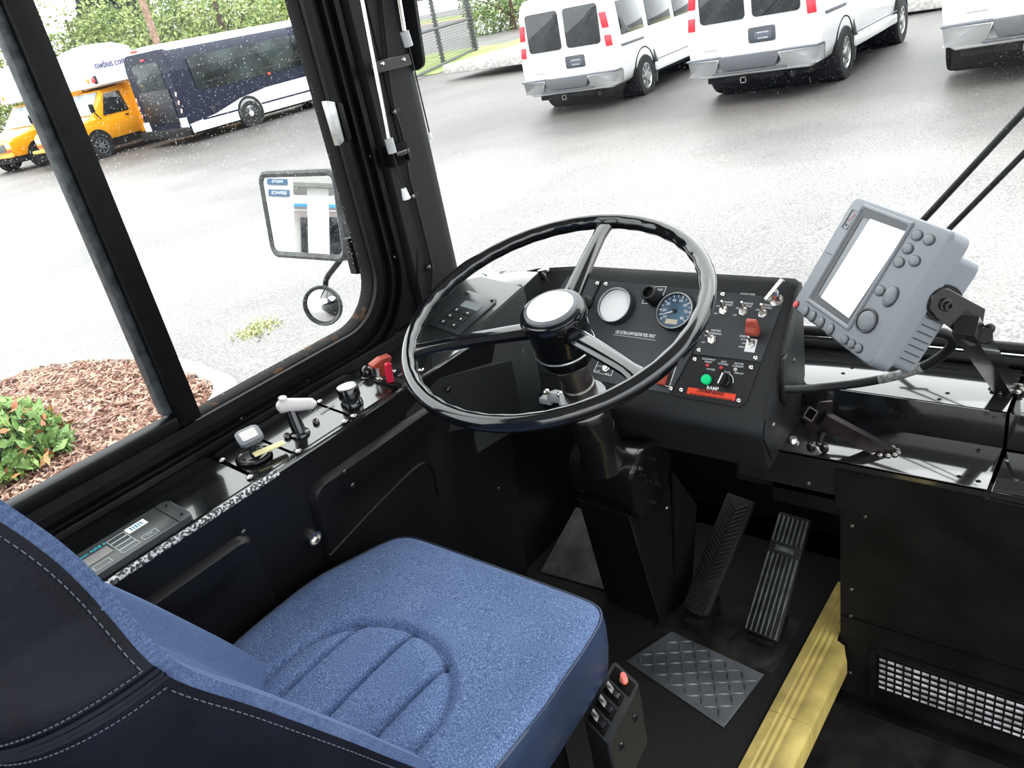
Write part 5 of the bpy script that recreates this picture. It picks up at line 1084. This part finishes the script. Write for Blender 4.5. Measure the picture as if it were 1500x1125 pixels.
MULCH = mat('red_brown_mulch', (.115, .055, .040), .9, col2=(.43, .27, .21), nscale=26, bump=.6, bscale=40)
bed = [inw(p, .16) for p in cu] + [V((-7.5, -5, 0)), V((-10, -2, 0))]
b = MB(); c0 = b.v((ctr.x, ctr.y, zg(ctr.x) + .16)); rv = [b.v((p.x, p.y, zg(p.x) + .085)) for p in bed]
for i in range(len(rv)): b.face([rv[i], rv[(i + 1) % len(rv)], c0])
o = b.build('mulch_bed', MULCH); struct(o)
b = MB(); rnd = random.Random(3); bed2 = [V((p.x, p.y, 0)) for p in bed]
def in_poly(x, y, P):
    r_ = False; j = len(P) - 1
    for i in range(len(P)):
        if (P[i].y > y) != (P[j].y > y) and x < (P[j].x - P[i].x) * (y - P[i].y) / (P[j].y - P[i].y) + P[i].x: r_ = not r_
        j = i
    return r_
cnt = 0
while cnt < 15000:
    x, y = rnd.uniform(-8.2, -3.9), rnd.uniform(-.4, 2.5)
    if not in_poly(x, y, bed2): continue
    a, l, w = rnd.uniform(0, 2 * PI), rnd.uniform(.012, .045), rnd.uniform(.004, .011); d = V((math.cos(a), math.sin(a), rnd.uniform(-.5, .5))) * l; s_ = V((-math.sin(a), math.cos(a), rnd.uniform(-.6, .6))) * w
    k = min(1, max(0, 1 - (V((x, y, 0)) - ctr).length / 3.2)); p = V((x, y, zg(x) + .09 + .06 * k + rnd.uniform(0, .025)))
    b.poly([p - d - s_, p + d - s_ * .6, p + d + s_ * .6, p - d + s_]); cnt += 1
CH = mat('mulch_chips', (.15, .07, .05), .9, col2=(.55, .37, .29), nscale=13)
o = b.build('wood_chips', CH, weld=False); o['kind'] = 'stuff'; o['label'] = 'red-brown wood chip mulch covering the planting island'; o['category'] = 'mulch'
def leaf_cloud(b, n, fn, size, rnd, flat=.5):
    for _ in range(n):
        p, out = fn(rnd); u = V((rnd.gauss(0, 1), rnd.gauss(0, 1), rnd.gauss(0, 1))).normalized(); nrm_ = (V(out) * flat + u).normalized(); a = nrm_.orthogonal().normalized(); a = (a + nrm_.cross(a) * rnd.uniform(-2, 2)).normalized(); c = nrm_.cross(a); s_ = size * rnd.uniform(.6, 1.3); p = V(p)
        b.poly([p - a * s_, p + c * s_ * .42, p + a * s_, p - c * s_ * .42])
sp = G(12, 690, .1)
t = thing('shrub', 'low green shrub with reddish new leaves on the mulch island', 'shrub', sp)
LG = mat('shrub_leaf_green', (.10, .20, .05), .5, col2=(.28, .42, .14), nscale=7); LR = mat('shrub_leaf_red', (.34, .10, .05), .5, col2=(.45, .30, .12), nscale=7)
def shr(rn):
    a, c = rn.uniform(0, 2 * PI), rn.uniform(.05, 1); r_ = math.sqrt(1 - c * c); k = rn.uniform(.7, 1.0); o_ = V((math.cos(a) * r_, math.sin(a) * r_, c)); return sp + V((o_.x * .40 * k, o_.y * .40 * k, .04 + o_.z * .40 * k)), o_
rn = random.Random(5); b = MB(); leaf_cloud(b, 1100, shr, .055, rn); b.build('foliage', LG, t, weld=False)
def shr2(rn):
    p, o_ = shr(rn); return sp + (p - sp) * 1.1, o_
b = MB(); leaf_cloud(b, 190, shr2, .05, rn); b.build('new_growth', LR, t, 'reddish new leaves', weld=False)
b = MB()
for i in range(9): a = i * .7; b.tube([sp, sp + V((.12 * math.cos(a), .12 * math.sin(a), .2)), sp + V((.25 * math.cos(a), .25 * math.sin(a), .33))], .008, 6)
b.build('stems', mat('bark', (.10, .07, .05), .9), t)
for i, q in enumerate(((368, 490), (385, 478))):
    p = G(*q); b = MB(); rn = random.Random(i); leaf_cloud(b, 170, lambda r_: (p + V((r_.gauss(0, .10), r_.gauss(0, .06), abs(r_.gauss(0, .015)))), V((0, 0, 1))), .022, rn); o = b.build('weed', mat('yellow_green_weed', (.44, .46, .24), .7), weld=False)
    tag(o, ('small yellow-green weed patch on the asphalt below the round mirror, nearer one', 'small yellow-green weed patch on the asphalt just left of the round mirror, farther one')[i], 'weed')

# ---- far things
def far(px, py, dist): d = ray(px, py); return CAM + d * (dist / math.hypot(d.x, d.y))
BARK = mat('bark', (0, 0, 0))
def tree(label, px, top_py, dist, w, m, lobes, seed, base_frac=.15, n=1500, size=.13, grp=None, cone=False, name='tree'):
    tp = far(px, top_py, dist); base = V((tp.x, tp.y, -1.0)); H_ = tp.z + 1.0; rn = random.Random(seed); t = thing(name, label, 'tree' if name == 'tree' else 'bush', base, grp)
    L_ = [(rn.uniform(-.5, .5) * w, rn.uniform(-.5, .5) * w, rn.uniform(base_frac + .15, .88), rn.uniform(.22, .40) * w) for _ in range(lobes)]
    def fn(r_):
        if cone:
            h = r_.uniform(base_frac, 1) ; rad = w * .5 * (1 - h) + .1; a = r_.uniform(0, 2 * PI); k = r_.uniform(.6, 1); return base + V((math.cos(a) * rad * k, math.sin(a) * rad * k, h * H_)), V((math.cos(a), math.sin(a), .2))
        x, y, h, r0 = r_.choice(L_); u = V((r_.gauss(0, 1), r_.gauss(0, 1), r_.gauss(0, 1))).normalized(); q = base + V((x, y, h * H_)) + u * r0 * r_.uniform(.6, 1); q.z = min(q.z, base.z + H_); q.z = max(q.z, base.z + base_frac * H_ * .6); return q, u
    b = MB(); leaf_cloud(b, int(n * 3.0), fn, size * 1.12, rn); b.build('foliage', m, t, weld=False)
    b = MB(); b.tube([base, base + V((.1, 0, H_ * .4)), base + V((0, .1, H_ * .8))], lambda s_: .16 * (1 - .7 * s_) * (w / 4 + .4), 8)
    for x, y, h, r0 in L_[:6]: b.tube([base + V((0, 0, H_ * h * .45)), base + V((x * .6, y * .6, h * H_ * .85)), base + V((x, y, h * H_))], .05, 5)
    b.build('trunk', BARK, t); return t
PG = mat('pale_leaf_green', (.17, .24, .07), .6, col2=(.36, .42, .15), nscale=.9); MG = mat('mid_leaf_green', (.12, .20, .06), .6, col2=(.26, .34, .12), nscale=.8); DGn = mat('dark_conifer_green', (.028, .05, .035), .7, col2=(.06, .09, .06), nscale=.7)
tree('bright green bushy tree at the far left, behind the school buses', 8, 60, 52, 6, PG, 9, 1)
tree('light green upright tree beside the window mullion', 78, -10, 56, 5, PG, 10, 2)
tree('dark green conifer far behind, left one of the dark pair', 112, -60, 95, 9, DGn, 1, 3, cone=True, n=2600, size=.35)
tree('dark green conifer far behind, right one of the dark pair', 158, -70, 100, 10, DGn, 1, 4, cone=True, n=2600, size=.35)
tree('pale leafy sapling in front of the pinkish roof', 158, 32, 60, 4.2, PG, 7, 5, n=900)
tree('spreading light green tree above the middle of the shuttle bus', 300, -35, 52, 8, PG, 14, 6, n=2600)
tree('light green tree just right of the utility pole', 252, -5, 58, 5, MG, 9, 7)
tree('round green tree above the front of the shuttle bus', 380, -15, 62, 8, MG, 12, 8, n=2200)
tree('green tree next to the corner pillar', 428, -25, 70, 8, PG, 12, 9, n=2000)
tree('low hedge-like bush behind the white roof cap', 200, 62, 50, 6, PG, 8, 10, base_frac=0, name='bush', n=1100)
tree('low green bush between utility pole and shuttle roof', 268, 42, 55, 6, MG, 8, 11, base_frac=0, name='bush', n=1100)
tree('long low green bush right of the spreading tree', 345, 30, 58, 8, PG, 9, 12, base_frac=0, name='bush', n=1400)
tree('low bush behind the roof of the shuttle bus front', 405, 20, 58, 8, MG, 9, 13, base_frac=0, name='bush', n=1400)
tree('clipped green bush across the road beside the first van', 742, -22, 62, 5, MG, 8, 14, base_frac=0, name='bush', n=1200)
def building(label, px0, px1, py, dist, hgt, wallm, roofm):
    a, c = far(px0, py, dist), far(px1, py, dist); d = (c - a); d.z = 0; wd = d.length; d.normalize(); back = V((-d.y, d.x, 0)); back = back if back.dot(a - CAM) > 0 else -back
    base = V(((a.x + c.x) / 2, (a.y + c.y) / 2, -1.0)); t = thing('house', label, 'house', base)
    b = MB(); p = [base - d * wd / 2, base + d * wd / 2, base + d * wd / 2 + back * 6, base - d * wd / 2 + back * 6]; b.prism(p, (0, 0, hgt)); w_ = b.build('walls', wallm, t)
    b = MB(); rz_ = V((0, 0, hgt)); o0 = .4
    b.loops([[p[0] + rz_ - d * o0 - back * o0, (p[0] + p[3]) / 2 + rz_ + V((0, 0, 1.6)) - d * o0, p[3] + rz_ - d * o0 + back * o0], [p[1] + rz_ + d * o0 - back * o0, (p[1] + p[2]) / 2 + rz_ + V((0, 0, 1.6)) + d * o0, p[2] + rz_ + d * o0 + back * o0]]); b.build('roof', roofm, t)
    for k in (.2, .5, .8): b = MB(); q = base - d * wd / 2 + d * wd * k - back * .02 + V((0, 0, hgt * .55)); b.prism([q - d * .6 - V((0, 0, .5)), q + d * .6 - V((0, 0, .5)), q + d * .6 + V((0, 0, .5)), q - d * .6 + V((0, 0, .5))], -back * .03); b.build('window', DGLASS, t)
HW = mat('white_siding', (.72, .72, .70), .7); HR = mat('pinkish_roof', (.52, .40, .37), .8, noise=.2, nscale=2); HR2 = mat('grey_roof', (.34, .35, .37), .8)
building('white house with pinkish roof behind the saplings', 120, 190, 60, 75, 3.4, HW, HR)
building('pale house with grey roof left of the utility pole', 178, 225, 55, 82, 4.2, HW, HR2)
building('white building glimpsed through the trees right of the utility pole', 235, 300, 40, 85, 5.0, HW, HR)
building('low red-brown building beyond the shuttle bus front', 385, 470, 20, 90, 4.0, mat('red_brown_siding', (.40, .22, .18), .8), HR2)
p1 = far(231, 66, 46); t = thing('utility_pole', 'brown wooden utility pole rising behind the shuttle bus', 'pole', (p1.x, p1.y, -1))
b = MB(); b.cyl((p1.x, p1.y, -1), (p1.x, p1.y, 9), .20, .15, 12); b.build('shaft', mat('pole_wood', (.30, .20, .15), .9, noise=.3, nscale=5), t)
b = MB(); b.box((p1.x, p1.y, 8.2), (.12, 2.4, .12)); b.build('crossarm', mat('pole_wood', (0, 0, 0)), t)
q1 = far(-6, 30, 40); q1 = far(18, 60, 40); t = thing('light_pole', 'pale thin lamp pole at the far left window edge', 'pole', (q1.x, q1.y, -1))
b = MB(); b.cyl((q1.x, q1.y, -1), (q1.x, q1.y, 8), .10, .07, 12); b.build('shaft', mat('pale_pole', (.6, .6, .6), .5), t)
b = MB(); b.box((q1.x + .3, q1.y, 8), (.8, .2, .1), .02); b.build('lamp_head', mat('pale_pole', (0, 0, 0)), t)
# chain-link fence
f0, f1 = atZ(590, 127, -1.0), atZ(697, 75, -1.0); fd = (f1 - f0); n_ = 3
t = thing('chain_link_fence', 'dark chain-link fence with thick posts beyond the parking lot', 'fence', f1)
FM = mat('dark_fence_metal', (.07, .075, .08), .6)
mid_ = atZ(650, 95, -1.0)
for p, w in ((f1, .20), (mid_, .13), (f0, .15)):
    b = MB(); b.box((p.x, p.y, p.z + 1.7), (w, w, 3.4), .02)
    for k in range(22): b.box((p.x, p.y, p.z + .15 + k * .15), (w * 1.5, w * 1.5, .05), .01)
    b.build('post', FM, t)
for h in (.12, 1.55, 2.75): b = MB(); b.tube([f0 + V((0, 0, h)), f1 + V((0, 0, h))], .055, 8); b.build('rail', FM, t)
b = MB(); Lf = fd.length; ux = fd.normalized(); sp_ = .22
for i in range(int((Lf + 2.7) / sp_)):
    for sgn in (1, -1):
        x0 = i * sp_ - (2.7 if sgn > 0 else 0); a0, a1 = 0., 2.7
        if x0 < 0: a0 = -x0 if sgn > 0 else 0
        p0, p1_ = x0 + (a0 if sgn > 0 else 0), x0 + (2.7 if sgn > 0 else 0)
        if sgn < 0: 
            q0 = f0 + ux * min(Lf, x0 + 2.7) + V((0, 0, .1 + (2.7 - (min(Lf, x0 + 2.7) - x0)))); q1_ = f0 + ux * x0 + V((0, 0, 2.75)); q0 = f0 + ux * x0 + V((0, 0, 2.75)); e_ = min(Lf, x0 + 2.65); q1_ = f0 + ux * e_ + V((0, 0, 2.75 - (e_ - x0)))
        else:
            s0 = max(0, x0); e_ = min(Lf, x0 + 2.65); q0 = f0 + ux * s0 + V((0, 0, .1 + (s0 - x0))); q1_ = f0 + ux * e_ + V((0, 0, .1 + (e_ - x0)))
        if (q1_ - q0).length > .1 and s_ is not None: b.tube([q0, q1_], .009, 3)
b.build('wire_mesh', FM, t)
GRS = mat('grass', (.16, .25, .06), .9, col2=(.34, .40, .14), nscale=.8); 
def strip(nm, pts, m, dz):
    b = MB(); b.poly([(p.x, p.y, -1.0 + dz) for p in pts]); return struct(b.build(nm, m))
A = lambda *q: atZ(*q, -.97)
strip('grass', [A(560, 118), A(600, 84), A(745, 62), A(765, 55), A(765, 66), A(700, 82), A(640, 108)], GRS, .03)
A2 = lambda *q: atZ(*q, -.97)
strip('grass', [A2(600, 38), A2(765, 12), A2(765, 8), A2(600, 33)], GRS, .03)
strip('curb', [A2(600, 40), A2(765, 14), A2(765, 12), A2(600, 38)], mat('tan_curb', (.45, .33, .22), .9), .03)
# curb and grass beyond the vans
b = MB(); b.box((0, 21.6, -.60), (40, .25, .30), .03); struct(b.build('curb', mat('pale_concrete', (0, 0, 0))))
b = MB(); b.box((0, 26.2, -.58), (40, 9, .26)); struct(b.build('grass', mat('dry_grass', (.30, .33, .15), .9, col2=(.50, .48, .30), nscale=5))) 

# ---- the service station behind the bus, seen only in the outside mirrors
def refl(px, py, dist):
    d = ray(px, py); p = m0 + QF.n * 0; tt = (m0 - CAM).dot(QF.n) / d.dot(QF.n); h = CAM + d * tt; r_ = d - QF.n * 2 * d.dot(QF.n); r_ = r_.normalized(); return h, r_, h + r_ * dist
h0, r0, O_ = refl(446, 315, 15); vd = V((r0.x, r0.y, 0)).normalized(); vr = vd.cross(V((0, 0, 1))).normalized()
def onplane(px, py, depth):
    h, r_, _ = refl(px, py, 1); return h + r_ * (((O_ - h).dot(vd) + depth) / r_.dot(vd))
def up_box(name, q0, q1, depth, thick, m, parent=None, z0=None):
    a, c = onplane(*q0, depth), onplane(*q1, depth); x0, x1 = sorted(((a - O_).dot(vr), (c - O_).dot(vr))); zz0, zz1 = sorted((a.z, c.z)); zz0 = z0 if z0 is not None else zz0
    b = MB(); oo = O_ + vd * depth; P = [V((oo.x, oo.y, 0)) + vr * x + V((0, 0, z)) for x, z in ((x0, zz0), (x1, zz0), (x1, zz1), (x0, zz1))]; b.prism(P, vd * thick); return b.build(name, m, parent), P
def gs(name, label, cat): return thing(name, label, cat, V((O_.x, O_.y, zg(O_.x))))
BLUEP = mat('sign_blue', (.05, .11, .20), .4); SWH = mat('station_white', (.80, .80, .79), .5); SBLUE = mat('stripe_blue', (.10, .42, .72), .5); SRED = mat('stripe_red', (.75, .10, .12), .5)
t = gs('direction_sign', 'white pylon with two dark blue signs mirrored in the rectangular mirror', 'sign')
o, P = up_box('pylon', (384, 256), (432, 378), 0, .3, SWH, t, z0=-1.0)
for q0, q1, s in (((391, 261), (422, 271), 'PARTS'), ((393, 277), (425, 288), 'SERVICE')):
    o, P = up_box('sign_panel', q0, q1, -.05, .04, BLUEP, t); w_ = (P[1] - P[0]).length; h_ = P[2].z - P[1].z
    b = MB(); b.text(s, (P[0] + P[2]) / 2 - vd * .01, (-1 * -vr), (0, 0, 1), h_ * .7, 'CENTER', sx=.9); b.build('sign_lettering', WHITE, o)
t = gs('canopy', 'grey canopy and white column mirrored in the rectangular mirror', 'canopy')
up_box('column', (450, 275), (483, 380), 2, .6, SWH, t, z0=-1.0)
o, P = up_box('fascia', (424, 240), (500, 276), 1.6, .2, mat('canopy_grey', (.38, .38, .36), .6), t)
b = MB(); b.prism([P[0], P[1], P[1] + vd * 6, P[0] + vd * 6], (0, 0, .1)); b.build('soffit', mat('canopy_grey', (0, 0, 0)), t)
t = gs('service_building', 'white building with blue and red fascia stripes mirrored in the outside mirrors', 'building')
o, P = up_box('walls', (405, 285), (560, 380), 8, 3, mat('station_wall', (.62, .62, .60), .6), t, z0=-1.0)
up_box('fascia', (405, 278), (560, 306), 7.9, .1, SWH, t); up_box('blue_stripe', (405, 297), (560, 306), 7.8, .1, SBLUE, t); up_box('red_stripe', (405, 312), (560, 316), 7.8, .1, SRED, t); up_box('fascia', (405, 306), (560, 312), 7.85, .1, SWH, t)
up_box('shop_window', (440, 318), (456, 376), 7.85, .1, DGLASS, t); up_box('shop_window', (482, 318), (520, 376), 7.85, .1, DGLASS, t)

b = MB(); b.box((.1, 1.67, .02), (2.5, .10, .96), .03); struct(b.build('wall_front', mat('nose_paint', (.6, .62, .63), .3)))
# ================================================================ windshield wipers
t = thing('wiper', 'pair of black wiper arms slanting up outside the windshield at the right edge', 'wiper', atY(1375, 330, 1.66))
for q0, q1, r_ in (((1338, 338), (1640, 12), .0066), ((1378, 348), (1640, 83), .0056)):
    b = MB(); b.tube([atY(*q0, 1.68), atY(*q1, 1.68)], r_, 10); b.build('wiper_arm', K_RUB, t)
b = MB(); p = atY(1338, 338, 1.68); q = atY(1378, 348, 1.68); b.tube([p + (p - q) * .2, q + (q - p) * .2], .010, 8); b.tube([(p + q) / 2, V(((p.x + q.x) / 2 - .1, 1.68, .495))], .010, 8); b.build('wiper_pivot', K_RUB, t)

# ================================================================ LIGHT
w = bpy.data.worlds.new('overcast'); SC.world = w; w.use_nodes = True; nt = w.node_tree; bg = nt.nodes['Background']
tc = nt.nodes.new('ShaderNodeTexCoord'); sx_ = nt.nodes.new('ShaderNodeSeparateXYZ'); nt.links.new(tc.outputs['Generated'], sx_.inputs[0])
cr = nt.nodes.new('ShaderNodeValToRGB'); cr.color_ramp.elements[0].position = .0; cr.color_ramp.elements[0].color = (.80, .83, .86, 1); cr.color_ramp.elements[1].position = .8; cr.color_ramp.elements[1].color = (.98, 1, 1, 1)
nt.links.new(sx_.outputs['Z'], cr.inputs['Fac']); nt.links.new(cr.outputs['Color'], bg.inputs['Color']); bg.inputs['Strength'].default_value = 3.3
def fill_area(loc, target, size, power, col=(1, 1, 1)):
    l = bpy.data.lights.new('lamp', 'AREA'); l.energy = power; l.size = size; l.color = col; o = bpy.data.objects.new('lamp', l); COL.objects.link(o); o.location = loc; o.rotation_euler = (V(target) - V(loc)).to_track_quat('-Z', 'Y').to_euler()
fill_area((.5, -.9, 1.95), (-.6, .7, .3), .9, 5)  # fill lamp added to mimic light from rear windows and doors
s = bpy.data.lights.new('sun', 'SUN'); s.energy = .8; s.angle = math.radians(50); o = bpy.data.objects.new('sun', s); COL.objects.link(o); o.rotation_euler = (math.radians(-25), math.radians(20), 0)
SC.view_settings.view_transform = 'Standard'; SC.view_settings.look = 'Medium High Contrast'; SC.view_settings.exposure = 0
SC.cycles.max_bounces = 8; SC.cycles.transparent_max_bounces = 12
